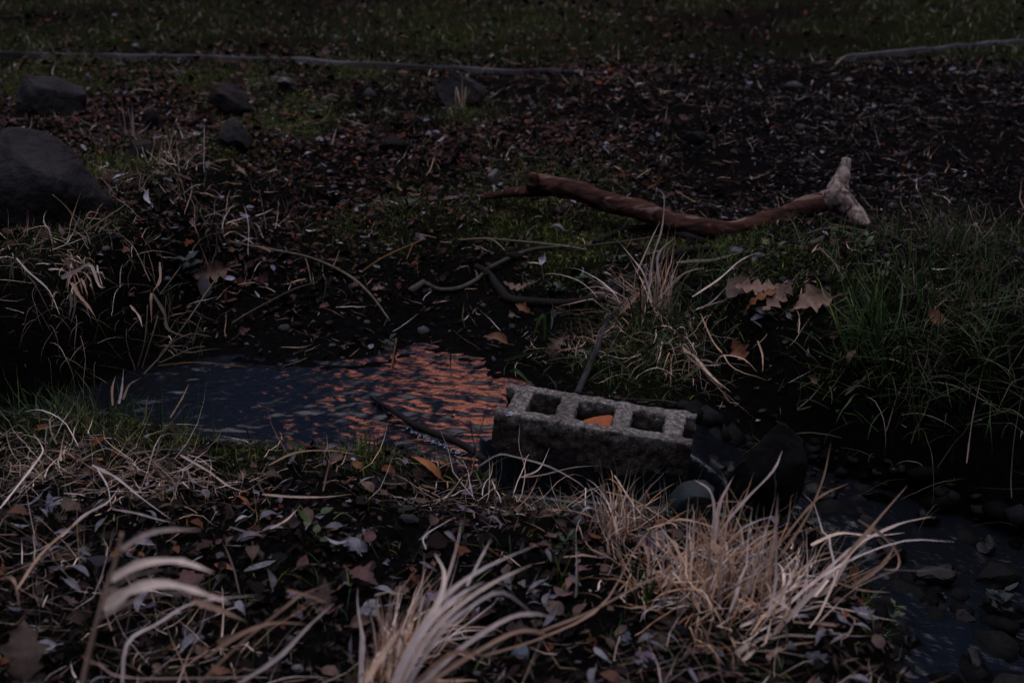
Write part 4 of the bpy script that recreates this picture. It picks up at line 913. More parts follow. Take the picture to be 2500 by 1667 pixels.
# right bank
tuft(2120, 850, 'bright green fan of grass on the right far bank', [
    dict(n=90, at=(2125, 850), spread=.022, az=-.5, azs=.45, inc=.45, incs=.22, L=.16, Ls=.04, droop=.35, droops=.4, w=.0042, pal=('green', 'green', 'green', 'lime'), hero=24),
    dict(n=120, at=(2200, 880), spread=.05, az=3.2, azs=1.6, inc=.6, incs=.35, L=.13, Ls=.04, droop=.8, droops=.5, w=.0034, pal=('green',), hero=14),
    dict(n=120, at=(2380, 860), spread=.07, az=3.1, azs=1.6, inc=.6, incs=.35, L=.13, Ls=.04, droop=.8, droops=.5, w=.0032, pal=('green', 'olive'), hero=10),
    dict(n=90, at=(2080, 900), spread=.05, az=3.9, azs=.9, inc=.8, incs=.3, L=.12, Ls=.04, droop=.7, droops=.4, w=.003, pal=('green', 'olive'), hero=10)],
   blades=[([(2150, 900), (2130, 850), (2150, 790), (2152, 730)], 3.0, 3.06, 4), ([(2040, 800), (2080, 790), (2130, 805)], 3.02, 3.0, 4)], bpal=('olive',), seed=19)
tuft(2290, 890, 'wide dull green and tan grass mass hanging over the right bank', [
    dict(n=150, at=(2280, 860), spread=.08, az=3.2, azs=1.1, inc=.75, incs=.35, L=.13, Ls=.05, droop=.9, droops=.5, w=.003, pal=('green', 'green', 'olive', 'dull'), hero=14),
    dict(n=140, at=(2430, 840), spread=.10, az=2.9, azs=1.3, inc=.8, incs=.4, L=.17, Ls=.05, droop=.7, droops=.5, w=.0020, pal=('dull', 'green', 'green', 'olive'), hero=6),
    dict(n=40, at=(2250, 980), spread=.10, az=3.6, azs=.9, inc=1.1, incs=.35, L=.13, Ls=.05, droop=.9, droops=.5, w=.002, pal=('dull', 'olive'), hero=6),
    dict(n=60, at=(2290, 730), spread=.06, az=.1, azs=1.3, inc=.3, incs=.25, L=.14, Ls=.04, droop=.4, droops=.4, w=.0026, pal=('green', 'olive'), hero=10)],
   blades=[([(1945, 1000), (1990, 960), (2060, 942)], 3.0, 3.02, 3.5), ([(2060, 1002), (2110, 985), (2150, 975)], 2.95, 2.96, 6), ([(2162, 1068), (2200, 950), (2270, 918)], 2.85, 2.95, 3.5), ([(2005, 1000), (2060, 965), (2110, 935)], 2.98, 3.02, 3),
    ([(2360, 1130), (2370, 1040), (2398, 940)], 2.75, 2.9, 3.5), ([(2470, 1215), (2465, 1130), (2490, 1000)], 2.7, 2.85, 3.5), ([(2300, 865), (2350, 850), (2392, 840)], 3.0, 3.0, 4), ([(2330, 800), (2400, 770), (2500, 735)], 3.02, 3.05, 4), ([(2350, 790), (2420, 760), (2520, 700)], 3.05, 3.1, 4), ([(2235, 912), (2280, 912), (2312, 910)], 2.96, 2.96, 3)], bpal=('dull',), seed=21)
tuft(2340, 600, 'dark feathery sedge clump behind the right bank', [
    dict(n=160, spread=.06, az=0, azs=2, inc=.35, incs=.25, L=.15, Ls=.05, droop=.6, droops=.4, w=.002, pal=('olive', 'green', 'dull'), hero=0)], seed=22)
# left bank overhang
tuft(150, 640, 'dry straw hanging down over the dark left bank', [
    dict(n=60, at=(60, 600), spread=.07, az=2.4, azs=.7, inc=1.4, incs=.3, L=.10, Ls=.04, droop=.9, droops=.5, w=.002, pal=('dull', 'dull', 'straw'), hero=10, clamp=False),
    dict(n=34, at=(190, 660), spread=.025, az=2.7, azs=.5, inc=1.4, incs=.3, L=.09, Ls=.03, droop=1.1, droops=.4, w=.0034, pal=('straw', 'dull'), hero=16, clamp=False),
    dict(n=70, at=(130, 740), spread=.08, az=2.9, azs=.8, inc=1.2, incs=.3, L=.16, Ls=.05, droop=1.3, droops=.4, w=.0015, pal=('dull',), hero=0, clamp=False)],
   blades=[([(150, 678), (180, 660), (210, 655), (240, 680), (258, 705)], 3.05, 3.0, 10), ([(175, 690), (195, 720), (215, 750), (228, 775)], 3.0, 2.95, 8), ([(172, 712), (170, 740), (166, 780)], 3.0, 2.96, 8), ([(180, 700), (183, 750), (180, 790)], 3.0, 2.95, 7), ([(140, 712), (132, 720), (138, 748)], 3.0, 2.97, 5),
    ([(40, 630), (75, 665), (110, 710), (145, 775)], 3.1, 2.95, 5), ([(370, 715), (376, 740), (370, 790)], 3.1, 3.08, 7), ([(372, 715), (395, 760), (410, 800), (465, 838)], 3.1, 3.05, 9), ([(318, 745), (342, 760), (348, 800)], 3.05, 3.02, 6), ([(390, 640), (388, 680), (378, 715)], 3.14, 3.1, 8)], bpal=('straw', 'dull'), seed=23)
tuft(240, 1000, 'short fresh green grass on the near bank at left with three pale stalks', [
    dict(n=200, at=(250, 1030), spread=.09, az=.2, azs=1.5, inc=.3, incs=.25, L=.07, Ls=.025, droop=.4, droops=.4, w=.0022, pal=('green', 'olive'), hero=12),
    dict(n=90, at=(90, 1030), spread=.07, az=5.2, azs=.9, inc=.7, incs=.3, L=.10, Ls=.03, droop=.4, droops=.4, w=.0026, pal=('green',), hero=12)],
   blades=[([(275, 990), (282, 950), (290, 920)], 2.66, 2.68, 6), ([(290, 985), (302, 940), (309, 905)], 2.66, 2.68, 6), ([(300, 975), (320, 935), (345, 912)], 2.66, 2.7, 5), ([(415, 1020), (440, 980), (460, 938)], 2.68, 2.72, 4)], bpal=('straw',), seed=25)
tuft(760, 1080, 'low mossy green grass fringe at the near water edge', [
    dict(n=260, at=(740, 1085), spread=.07, az=0, azs=2, inc=.4, incs=.3, L=.028, Ls=.01, droop=.3, droops=.4, w=.0018, pal=('lime', 'olive', 'green'), hero=0),
    dict(n=90, at=(640, 1085), spread=.06, az=0, azs=2, inc=.4, incs=.3, L=.03, Ls=.01, droop=.3, droops=.4, w=.0018, pal=('olive', 'green'), hero=0),
    dict(n=30, at=(880, 1105), spread=.03, az=0, azs=2, inc=.2, incs=.2, L=.055, Ls=.015, droop=.3, droops=.4, w=.002, pal=('green',), hero=8)], seed=27)
tuft(450, 1095, 'bright yellow green tuft in the straw of the near bank', [dict(n=70, spread=.018, az=0, azs=2, inc=.6, incs=.3, L=.045, Ls=.015, droop=.4, droops=.4, w=.0016, pal=('lime', 'olive'), hero=6)], seed=28)
tuft(1300, 1190, 'mossy green grass lump beside the dark boulder under the block', [dict(n=240, at=(1330, 1200), spread=.05, az=.9, azs=1.4, inc=.5, incs=.3, L=.04, Ls=.014, droop=.5, droops=.4, w=.0016, pal=('lime', 'olive', 'green'), hero=0)], seed=29)
for k, (a, b, lb) in enumerate([(1500, 1200, 'single tall green blade clump in front of the concrete block'), (1645, 1275, 'bright green blades left of the teal stone'), (1385, 1440, 'few broad green blades between the straw tufts'), (1560, 1500, 'long green blades at the foot of the big straw tuft'),
                                (900, 1120, 'fine green blades behind the orange curled leaf'), (1100, 880, 'two green blades standing in the inlet water')]):
    tuft(a, b, lb, [dict(n=9 if k < 5 else 4, spread=.012 if k != 5 else .006, az=.2, azs=1.5, inc=.12, incs=.12, L=(.075, .06, .06, .10, .05, .055)[k], Ls=.012, droop=.2, droops=.2, w=.0035, pal=('lime', 'green'), hero=9)], name='green_grass', cat='grass', seed=60 + k)
tuft(315, 340, 'thin pale straw stems beside the low brown stone', [dict(n=9, spread=.02, az=.2, azs=1.8, inc=.15, incs=.1, L=.11, Ls=.02, droop=.2, droops=.2, w=.003, pal=('straw',), hero=9)], seed=70)
tuft(1125, 260, 'few pale stalks in front of the grey wedge rock', [dict(n=12, spread=.02, az=.2, azs=1.8, inc=.3, incs=.2, L=.11, Ls=.03, droop=.4, droops=.3, w=.003, pal=('straw', 'dull'), hero=9)], seed=71)
tuft(430, 400, 'curled pale straw tangle right of the large left boulder', [dict(n=40, spread=.05, az=.8, azs=1.8, inc=.6, incs=.3, L=.11, Ls=.03, droop=.8, droops=.4, w=.0022, pal=('straw', 'dull'), hero=8, kink=.25)], seed=72)
for k, (a, b, c) in enumerate([(300, 620, 'dim straw and green grass patch below the large left boulder'), (520, 560, 'thin dead stems in litter right of the boulder'), (250, 470, 'dull brown grass against the right side of the large boulder')]):
    tuft(a, b, c, [dict(n=90, spread=.10, az=2, azs=2, inc=.8, incs=.35, L=.10, Ls=.03, droop=.5, droops=.4, w=.0018, pal=('dull', 'olive', 'straw') if k != 2 else ('dull', 'olive'), hero=6, kink=.2)], seed=73 + k)

# small leafy weeds
def weed(px, py, label, n, L, Wd, seed, rosette=True, col='green'):
    p = ground_at(px, py, .004); root = empty('weed', p, label, 'weed'); rg = np.random.default_rng(seed)
    for k in range(n):
        me = leaf_mesh('leaf', 'oval', L * rg.uniform(.6, 1.15), Wd * rg.uniform(.7, 1.2), seed * 31 + k, .25, .4)
        o = link('leaf', me, M['weed_' + col], root); a = k * 2.4 + rg.uniform(-.3, .3); el_ = rg.uniform(.1, .8)
        r = L * .75 * math.cos(el_) ; h = 0.004 + L * .6 * math.sin(el_) + (0 if rosette else rg.uniform(0, .05))
        o.location = (math.sin(a) * r, math.cos(a) * r, h); o.rotation_euler = (el_, 0, -a)
M['weed_green'] = mat('weed_leaf', (.018, .038, .016), .6, vary=.4, nscale=60, spec=.3, objrand=.3)
M['weed_dark'] = mat('dark_weed_leaf', (.007, .015, .011), .6, vary=.4, nscale=60, spec=.3, objrand=.3)
M['weed_lime'] = mat('lime_weed_leaf', (.036, .056, .014), .6, vary=.4, nscale=60, spec=.3, objrand=.3)
weed(1355, 712, 'lush green leafy rosette above the dark curved branch', 22, .026, .011, 3)
weed(1425, 690, 'second green rosette with yellowish tips right of the first', 18, .024, .012, 5, col='green')
weed(1510, 640, 'feathery green weed left of the straw stems', 16, .026, .008, 7)
weed(1900, 640, 'small bright green seedling right of the mossy patch', 7, .022, .011, 9, False, 'lime')
weed(2110, 630, 'pale green clover like weed below the forked end', 9, .03, .014, 11, False, 'lime')
weed(2155, 690, 'yellow green leaves left of the right grass bank', 10, .03, .012, 13, False, 'lime')
weed(450, 690, 'dark green broad leaves behind the holed leaf', 12, .045, .026, 15, False, 'dark')
weed(840, 855, 'tiny star shaped seedling on the far water edge', 6, .014, .005, 17, True, 'green')
weed(950, 880, 'dull green leaves overhanging the water left of the inlet', 9, .024, .016, 19, False, 'dark')
weed(1000, 505, 'flat dark green plant in the moss beside the log', 14, .03, .012, 21, True, 'green')
weed(1380, 1380, 'small green plant with curled brown leaves between tufts', 9, .022, .008, 23, False, 'green')
weed(2440, 1500, 'dark green weed trailing at the right edge of the stream', 12, .03, .014, 25, False, 'dark')
weed(2180, 1540, 'yellow green cress at the edge of the lower stream', 12, .018, .009, 27, False, 'lime')
weed(770, 1330, 'green broad blade leaves in the near bank litter', 5, .035, .014, 29, False, 'lime')

# ================================================================== HERO LEAVES
HERO = [
 (515, 660, 'oak', 95, 60, 'tan', 'curled tan oak leaf full of holes on the left bank', 2.6, (.9, .3)),
 (497, 700, 'oval', 60, 45, 'grey', 'dull grey torn leaf under the holed tan leaf', .6, (.3, .1)),
 (1850, 700, 'oak', 110, 60, 'tan', 'pale tan oak leaf at the top of the leaf cluster on the far bank', 1.2, (.3, .2)),
 (1905, 728, 'oak', 100, 66, 'tan', 'large tan lobed leaf in the middle of the far bank cluster', 1.9, (.35, 0)),
 (1985, 745, 'maple', 100, 84, 'tan', 'broad pale leaf at the right end of the far bank cluster', 1.5, (.3, .2)),
 (1865, 735, 'oak', 100, 50, 'orange', 'rust orange oak leaf beneath the pale leaf cluster', 1.5, (.2, 0)),
 (1800, 705, 'oval', 80, 45, 'tan', 'folded tan leaf pointing left of the leaf cluster', 2.3, (.6, .5)),
 (1865, 758, 'willow', 45, 18, 'grey', 'curled grey leaf just below the cluster on the far bank', .9, (.4, .2)),
 (1925, 770, 'oval', 18, 12, 'white', 'tiny white leaf scrap below the far bank cluster', .2, (.7, 0)),
 (1803, 850, 'maple', 62, 56, 'rust', 'rust brown squarish leaf on the dark far bank right of the tuft', .3, (.8, .2)),
 (1360, 855, 'oak', 70, 45, 'tan', 'pale lobed leaf hanging on the bank behind the concrete block', 2.8, (.9, .2)),
 (1212, 832, 'oval', 60, 26, 'rust', 'rust curled leaf like a lid at the right of the inlet', 1.5, (.5, .3)),
 (1276, 753, 'maple', 46, 30, 'orange', 'orange leaf under the sagging dark branch', .9, (.5, .1)),
 (1265, 700, 'oak', 70, 34, 'tan', 'pinkish tan leaf behind the sagging dark branch', 1.2, (.3, 0)),
 (1250, 770, 'oval', 18, 15, 'tan', 'small pinkish leaf scrap on the mud below the dark branch', 0, (.3, 0)),
 (1325, 638, 'oval', 28, 17, 'pale', 'bright pale leaf standing up behind the dark branch', 2.8, (.7, .2)),
 (1360, 560, 'willow', 40, 12, 'lilac', 'lilac narrow leaf on the moss below the log', 1.2, (.2, 0)),
 (1867, 590, 'maple', 30, 22, 'olive', 'pale olive leaf below the log right of the moss', .4, (.8, 0)),
 (2280, 770, 'oval', 60, 36, 'rust', 'folded reddish leaf in the right bank grass', 1.3, (.5, .6)),
 (2035, 818, 'oval', 26, 16, 'orange', 'small bright orange leaf on the dark right bank', 1.5, (.5, 0)),
 (1975, 862, 'willow', 26, 8, 'white', 'slim white leaf sliver on the dark right bank', 2.7, (.8, 0)),
 (2080, 875, 'oval', 45, 16, 'tan', 'tan leaf caught under the green grass fan', 2.2, (.4, 0)),
 (1985, 925, 'oval', 30, 18, 'tan', 'small tan leaf low on the right bank above the water', .2, (.7, 0)),
 (1040, 1142, 'oval', 96, 42, 'orange', 'bright orange brown curled leaf near the water on the near bank', 1.6, (.3, .5)),
 (870, 1136, 'oval', 32, 22, 'orange', 'small orange leaf with a white speck behind it at the near edge', .9, (.5, .2)),
 (862, 1122, 'oval', 16, 9, 'white', 'tiny bluish white chip of leaf at the near water edge', 1.0, (.2, 0)),
 (987, 1127, 'oval', 22, 16, 'lilac', 'round pinkish leaf left of the orange curled leaf', .3, (.6, 0)),
 (1110, 1130, 'oval', 32, 12, 'lilac', 'pinkish leaf right of the orange curled leaf', 1.2, (.3, 0)),
 (1348, 1160, 'oval', 40, 34, 'olive', 'yellow green round leaf beside the dark boulder', .5, (.9, .2)),
 (1340, 1190, 'oval', 44, 22, 'maroon', 'pink leaf tucked beneath the yellow green leaf', 1.2, (.3, 0)),
 (1437, 1250, 'willow', 42, 17, 'pale', 'pale bluish leaf near the small brown tuft', 1.9, (.3, 0)),
 (1270, 1190, 'oval', 30, 20, 'orange', 'orange scrap of leaf in the straw before the block', .3, (.3, 0)),
 (890, 1412, 'maple', 86, 78, 'maroon', 'maroon lobed leaf lying flat in the near litter', 4.2, (.3, .1)),
 (455, 1425, 'maple', 86, 80, 'maroon', 'dull maroon leaf behind the broad arching blades', .4, (.4, .2)),
 (60, 1590, 'maple', 150, 130, 'brown', 'large brown lobed leaf in the bottom left corner', .3, (.6, .1)),
 (105, 1575, 'oval', 60, 26, 'pale', 'crumpled pale leaf on the large brown leaf at bottom left', 2.0, (.3, .3)),
 (75, 1230, 'willow', 74, 26, 'lilac', 'big lilac grey leaf at the left edge of the near bank', 2.2, (.2, 0)),
 (40, 1252, 'oval', 52, 30, 'rust', 'rust leaf tip beneath the lilac leaf at the left edge', 1.4, (.3, 0)),
 (175, 1235, 'oval', 62, 40, 'brown', 'brown leaf with orange rim in the near bank straw', .8, (.4, 0)),
 (595, 1225, 'oval', 45, 18, 'orange', 'orange curled leaf beside the tangle of straw', 1.2, (.4, .4)),
 (590, 1268, 'willow', 40, 13, 'pale', 'bright narrow pale leaf on the near bank litter', 2.4, (.2, 0)),
 (655, 1263, 'willow', 48, 20, 'lilac', 'lilac leaf right of the bright narrow pale leaf', 2.0, (.2, 0)),
 (815, 1285, 'oval', 44, 20, 'lilac', 'folded square grey leaf in the near litter', 1.7, (.4, 0)),
 (820, 1322, 'willow', 60, 15, 'pale', 'horizontal pointed pale leaf in the near litter', 1.5, (.2, 0)),
 (868, 1330, 'willow', 52, 28, 'lilac', 'broad lilac leaf joined to the horizontal pointed one', .5, (.4, 0)),
 (900, 1310, 'oval', 44, 30, 'maroon', 'soft maroon leaf above the lilac pair', .2, (.4, 0)),
 (420, 1195, 'willow', 40, 12, 'lilac', 'slim lilac leaf pointing up right in the straw', 2.6, (.2, 0)),
 (503, 1205, 'willow', 38, 20, 'grey', 'greyish leaf at the end of the straw bundle', .4, (.3, 0)),
 (352, 1470, 'willow', 80, 20, 'lilac', 'bluish leaf hanging below the broad arching blade', 3.0, (.3, 0)),
 (455, 1570, 'willow', 70, 20, 'lilac', 'lilac leaf standing steep among the bottom left stems', 2.9, (.4, 0)),
 (660, 1420, 'willow', 70, 17, 'grey', 'grey leaf pointing down in the centre left litter', .3, (.3, 0)),
 (590, 1480, 'willow', 46, 20, 'lilac', 'small lilac leaf behind the crossing stems', .4, (.4, 0)),
 (1468, 1595, 'willow', 62, 18, 'pale', 'narrow pale leaf near the bottom right of centre', .5, (.3, 0)),
 (1575, 1560, 'willow', 50, 24, 'lilac', 'lilac pointed leaf left of the big tuft foot', 2.2, (.3, 0)),
 (1490, 1655, 'oval', 60, 34, 'rust', 'rust leaf at the bottom edge right of centre', .9, (.3, 0)),
 (540, 1635, 'oval', 60, 26, 'rust', 'rust brown leaf at the bottom edge among tan stems', 1.0, (.4, 0)),
 (1385, 1425, 'willow', 44, 18, 'maroon', 'reddish drooping leaf below the small green plant', 2.9, (.5, 0)),
 (1420, 1395, 'willow', 36, 16, 'maroon', 'curled pinkish leaf right of the small green plant', 1.9, (.3, 0)),
 (2055, 1510, 'willow', 40, 16, 'lilac', 'lilac leaf at the foot of the bank by the lower stream', .6, (.4, 0)),
 (2005, 1535, 'oval', 24, 18, 'rust', 'small red leaf at the edge of the lower stream', .2, (.6, 0)),
 (1035, 1310, 'willow', 40, 16, 'grey', 'thin grey leaf right of the flat pebble pair', 2.5, (.3, 0)),
 (365, 485, 'willow', 52, 14, 'pale', 'bright lilac sliver leaf right of the large left boulder', .5, (.3, 0)),
 (585, 415, 'maple', 36, 26, 'tan', 'pinkish leaf below the wedge shaped slab', 1.0, (.3, 0)),
 (605, 588, 'willow', 36, 8, 'pale', 'thin pale leaf at the top of the dark mud', 2.2, (.2, 0)),
 (290, 432, 'willow', 34, 11, 'pale', 'small pale leaf on the grass beside the large boulder', 2.2, (.3, 0)),
 (1075, 343, 'willow', 26, 11, 'white', 'white leaf speck in the middle of the brown litter', 2.5, (.3, 0)),
]
for k, (a, b, kd, Lp, Wp, c, lb, rot, tl) in enumerate(HERO):
    place_leaf(a, b, kd, Lp, Wp, c, lb, rot, tilt=tl, seed=300 + k, curl=.35, name='oak_leaf' if kd == 'oak' else ('willow_leaf' if kd == 'willow' else 'fallen_leaf'))

# ================================================================== LITTER
def reg(N, x0, x1, y0, y1, dens, rg):
    """N accepted points in the box, kept with probability dens(x, y, d, f)"""
    X = np.empty(0); Y = np.empty(0)
    for _ in range(40):
        x = rg.uniform(x0, x1, N * 2); y = rg.uniform(y0, y1, N * 2); d, f = sdist(x, y)
        k = rg.uniform(0, 1, N * 2) < dens(x, y, d, f); X = np.r_[X, x[k]]; Y = np.r_[Y, y[k]]
        if len(X) >= N: break
    return X[:N], Y[:N]
TPL = [('willow', .9, .24), ('willow', 1., .2), ('oval', .8, .5), ('oval', .7, .55), ('maple', .8, .75), ('oak', 1., .6)]
def lowleaf(kind, L, Wd, seed):
    rg = np.random.default_rng(seed); n = {'willow': 5, 'oval': 5, 'maple': 7, 'oak': 8}[kind]; t = np.linspace(0, 1, n)
    if kind == 'willow': w = np.sin(np.pi * t) ** .8
    elif kind == 'oval': w = np.sin(np.pi * t ** .8) ** .7
    elif kind == 'maple': w = np.array([.05, .7, .45, 1, .5, .5, .03])
    else: w = np.array([.05, .45, .25, .9, .4, .95, .45, .03])
    w = np.maximum(w, .03) * Wd / 2; c = rg.uniform(-.2, .9, 2); b = rg.normal(0, .5)
    V = []
    for i in range(n):
        z = b * (t[i] - .5) ** 2 * L
        V += [(-w[i] * (1 + .15 * rg.normal()), (t[i] - .5) * L, z + c[0] * w[i] + rg.normal(0, .02) * L), (0, (t[i] - .5) * L, z), (w[i] * (1 + .15 * rg.normal()), (t[i] - .5) * L, z + c[1] * w[i] + rg.normal(0, .02) * L)]
    F = [(i * 3 + j, i * 3 + j + 1, i * 3 + j + 4, i * 3 + j + 3) for i in range(n - 1) for j in range(2)]
    return np.array(V), np.array(F)
def rotmats(N, tilt, rg):
    a = rg.uniform(0, 2 * np.pi, N); t = rg.normal(0, tilt, N); b = rg.uniform(0, 2 * np.pi, N)
    ca, sa = np.cos(a), np.sin(a); z = np.zeros(N); o = np.ones(N)
    Rz = np.stack([np.stack([ca, -sa, z], 1), np.stack([sa, ca, z], 1), np.stack([z, z, o], 1)], 1)
    ax = np.stack([np.cos(b), np.sin(b), z], 1); K = np.zeros((N, 3, 3))
    K[:, 0, 2] = ax[:, 1]; K[:, 1, 2] = -ax[:, 0]; K[:, 2, 0] = -ax[:, 1]; K[:, 2, 1] = ax[:, 0]
    I = np.eye(3)[None]; Rt = I + np.sin(t)[:, None, None] * K + (1 - np.cos(t))[:, None, None] * (K @ K)
    return Rt @ Rz
def scatter(name, X, Y, tpl, size, sizes, cols, colw, rg, tilt=.45, lift=.006, m='litter'):
    N = len(X); Z = H0(X, Y) + rg.uniform(0, lift, N); sz = np.clip(size * np.exp(rg.normal(0, sizes, N)), size * .35, size * 2.6)
    Rm = rotmats(N, tilt, rg); ci = rg.choice(len(cols), N, p=np.array(colw) / np.sum(colw)); T = np.array(cols)[ci] * np.exp(rg.normal(0, .35, (N, 1))) * (1 + rg.normal(0, .06, (N, 3)))
    VV, FF, TT = [], [], []; base = 0; which = rg.choice(len(tpl), N)
    for q, (v, f) in enumerate(tpl):
        s = which == q; n = int(s.sum())
        if not n: continue
        P = np.einsum('nij,kj->nki', Rm[s], v) * sz[s][:, None, None]; P = P + np.stack([X[s], Y[s], Z[s]], 1)[:, None, :]
        VV.append(P.reshape(-1, 3)); FF.append((f[None] + (np.arange(n) * len(v))[:, None, None]).reshape(-1, 4) + base); TT.append(np.repeat(T[s], len(v), axis=0)); base += n * len(v)
    o = link(name, mesh_np(name, np.vstack(VV), np.vstack(FF), np.clip(np.vstack(TT), .002, .9)), M[m]); return tag(o, kind='stuff')
rgL = np.random.default_rng(99)
WIL = [lowleaf('willow', 1, .22, s) for s in range(5)]; BRD = [lowleaf('oval', 1, .55, 10 + s) for s in range(4)] + [lowleaf('maple', 1, .9, 20 + s) for s in range(4)] + [lowleaf('oak', 1, .6, 30 + s) for s in range(3)]
BIT = [lowleaf('willow', 1, .10, 40 + s) for s in range(3)] + [lowleaf('oval', 1, .5, 50 + s) for s in range(4)]
C_RED = [(.046, .020, .016), (.022, .010, .009), (.078, .042, .036), (.12, .078, .074), (.11, .036, .017), (.009, .006, .006), (.20, .175, .215)]
C_DK = [(.008, .006, .0058), (.016, .0125, .013), (.004, .0034, .0035), (.036, .031, .032), (.09, .083, .094)]
C_NEAR = [(.018, .011, .010), (.040, .026, .022), (.008, .006, .0055), (.065, .042, .038), (.09, .078, .095), (.14, .125, .16), (.08, .028, .016)]
def d_near(x, y, d, f): return ((d > .03) & (f < .5)) * (.35 + .65 * sstep(.05, .3, d))
def d_far(x, y, d, f):
    leafz = 1 - .9 * sstep(.0, .95, x - .10 * (y - 4) + .35 * fbm(x * 1.5, y * 1.5, 71, 3))
    mud = np.exp(-(((x + .12) / .55) ** 2 + ((y - 3.55) / .33) ** 2))
    n = (.55 + 1.2 * fbm(x * 2.2, y * 2.2, 73, 3)).clip(0.08, 1)
    return ((d > .06) & (f > .5)) * leafz * n * (1 - .93 * mud) * (1 - .75 * np.clip(moss_mask(x, y), 0, 1)) * np.where(y > 6.3, .35, 1) * sstep(.05, .5, d)
def d_soil(x, y, d, f): return ((d > .05) & (f > .5)) * (.25 + .75 * sstep(.2, 1.2, x)) * (.5 + fbm(x * 3, y * 3, 75, 3)).clip(.1, 1) * np.where(y > 6.5, .3, 1)

# individuals on the near bank: the largest leaves one can tell apart
GW, GB = 'grey willow leaves in the near bank litter', 'brown leaves in the near bank litter'
wm = [leaf_mesh('willow_leaf', 'willow', .045, .0115, 500 + k, .35, .12) for k in range(6)]
bm_ = [leaf_mesh('brown_leaf', ('oval', 'oval', 'maple')[k % 3], .036, .024, 520 + k, .45, .25) for k in range(6)]
for ms, key in ((wm, 'leaf_lilac'), (bm_, 'leaf_brown')):
    for me in ms: me.materials.append(M[key])
X, Y = reg(190, -.85, .75, 1.52, 2.62, d_near, rgL)
for k in range(190):
    wl = k % 19 < 10
    me = (wm if wl else bm_)[k % 6]; o = bpy.data.objects.new('willow_leaf' if wl else 'brown_leaf', me); COL.objects.link(o)
    o.location = (X[k], Y[k], hz(X[k], Y[k]) + .012); o.rotation_euler = (rgL.normal(0, .35), rgL.normal(0, .35), rgL.uniform(0, 6.28)); o.scale = (rgL.uniform(.45, 1.0),) * 3
    tag(o, 'slender greyish leaf lying loose in the near bank litter' if wl else 'small brown curled leaf lying loose in the near bank litter', 'leaf', GW if wl else GB)

X, Y = reg(3400, -1.9, 1.6, 1.0, 2.75, d_near, rgL); scatter('leaf_litter', X, Y, WIL + WIL + BRD, .025, .45, C_NEAR, [4, 3, 4, 2, 1.2, .8, 1.2], rgL, .5, .012)
X, Y = reg(12000, -1.9, 1.6, 1.0, 2.75, d_near, rgL); scatter('litter_crumbs', X, Y, BIT, .014, .45, C_NEAR + C_DK, [3, 2, 4, 1, .6, .3, .8] + [3, 3, 3, 1, .3], rgL, .7, .010)
X, Y = reg(22000, -2.6, 2.0, 3.2, 6.6, d_far, rgL); scatter('brown_leaf_litter', X, Y, BRD + WIL + WIL, .019, .45, C_RED, [4, 5, 3, 1.2, 1.0, 4, .35], rgL, .5, .015)
X, Y = reg(9000, -4.5, 4.5, 6.2, 14, d_far, rgL); scatter('distant_leaf_litter', X, Y, BRD + WIL, .024, .4, C_RED, [4, 4, 3, 1, .8, 4, .3], rgL, .5, .02)
X, Y = reg(30000, -2.2, 2.4, 3.0, 6.6, d_soil, rgL); scatter('soil_crumbs', X, Y, BIT + BRD[:3], .009, .5, C_DK + C_RED, [5, 4, 5, 1.6, .5, 1.2, 1, .6, .3, .2, 1, .12], rgL, .6, .010)
X, Y = reg(8000, -5, 5, 6.2, 14, lambda x, y, d, f: (f > .5) * .7, rgL); scatter('distant_soil_crumbs', X, Y, BIT + BRD[:3], .025, .5, C_DK, [5, 4, 5, 1.2, .25], rgL, .6, .012)
X, Y = reg(1900, -2, 2.2, 3.2, 6.8, lambda x, y, d, f: d_far(x, y, d, f) * .6 + d_soil(x, y, d, f) * .12, rgL); scatter('pale_leaf_scraps', X, Y, WIL + BIT, .019, .45, [(.15, .135, .17), (.10, .09, .11), (.24, .23, .27)], [5, 4, 1], rgL, .5, .012)

# straw scraps lying about on both banks
def straws(name, N, box, dens, L, w, pal, rg, inc=1.45, lift=.006, kink=.18):
    X, Y = reg(N, *box, dens, rg); N = len(X); K = 5
    C, side = blade_paths(N, (0, 0, 0), 0, 0, 3, inc, .18, L, L * .45, .1, .4, K=K, rg=rg, kink=kink)
    C = C + np.stack([X, Y, H0(X, Y) + rg.uniform(.002, lift + .002, N)], 1)[:, None, :]; C = clampz(C, .003)
    o = add_blades(name, C, side, w * rg.uniform(.5, 1.5, N), pick(pal, N, rg, .3)); return tag(o, kind='stuff')
d_straw = lambda x, y, d, f: d_near(x, y, d, f) * (.18 + 1.6 * fbm(x * 3.1, y * 3.1, 91, 3) + .5 * sstep(1.9, 2.4, y) * (1 - sstep(-.3, .1, x))).clip(0, 1)
straws('straw_litter', 3000, (-1.7, 1.4, 1.1, 2.75), d_straw, .06, .0010, ('straw', 'dull', 'dull', 'dull', 'dull'), rgL)
straws('thin_straw', 800, (-1.7, 1.4, 1.1, 2.75), d_straw, .10, .0011, ('straw', 'dull', 'dull'), rgL, 1.25, .01)
straws('fine_twigs', 3000, (-2.2, 2.3, 3.05, 6.4), lambda x, y, d, f: ((d > .05) & (f > .5)) * .7, .06, .0018, ('dull', 'dull', 'straw'), rgL)
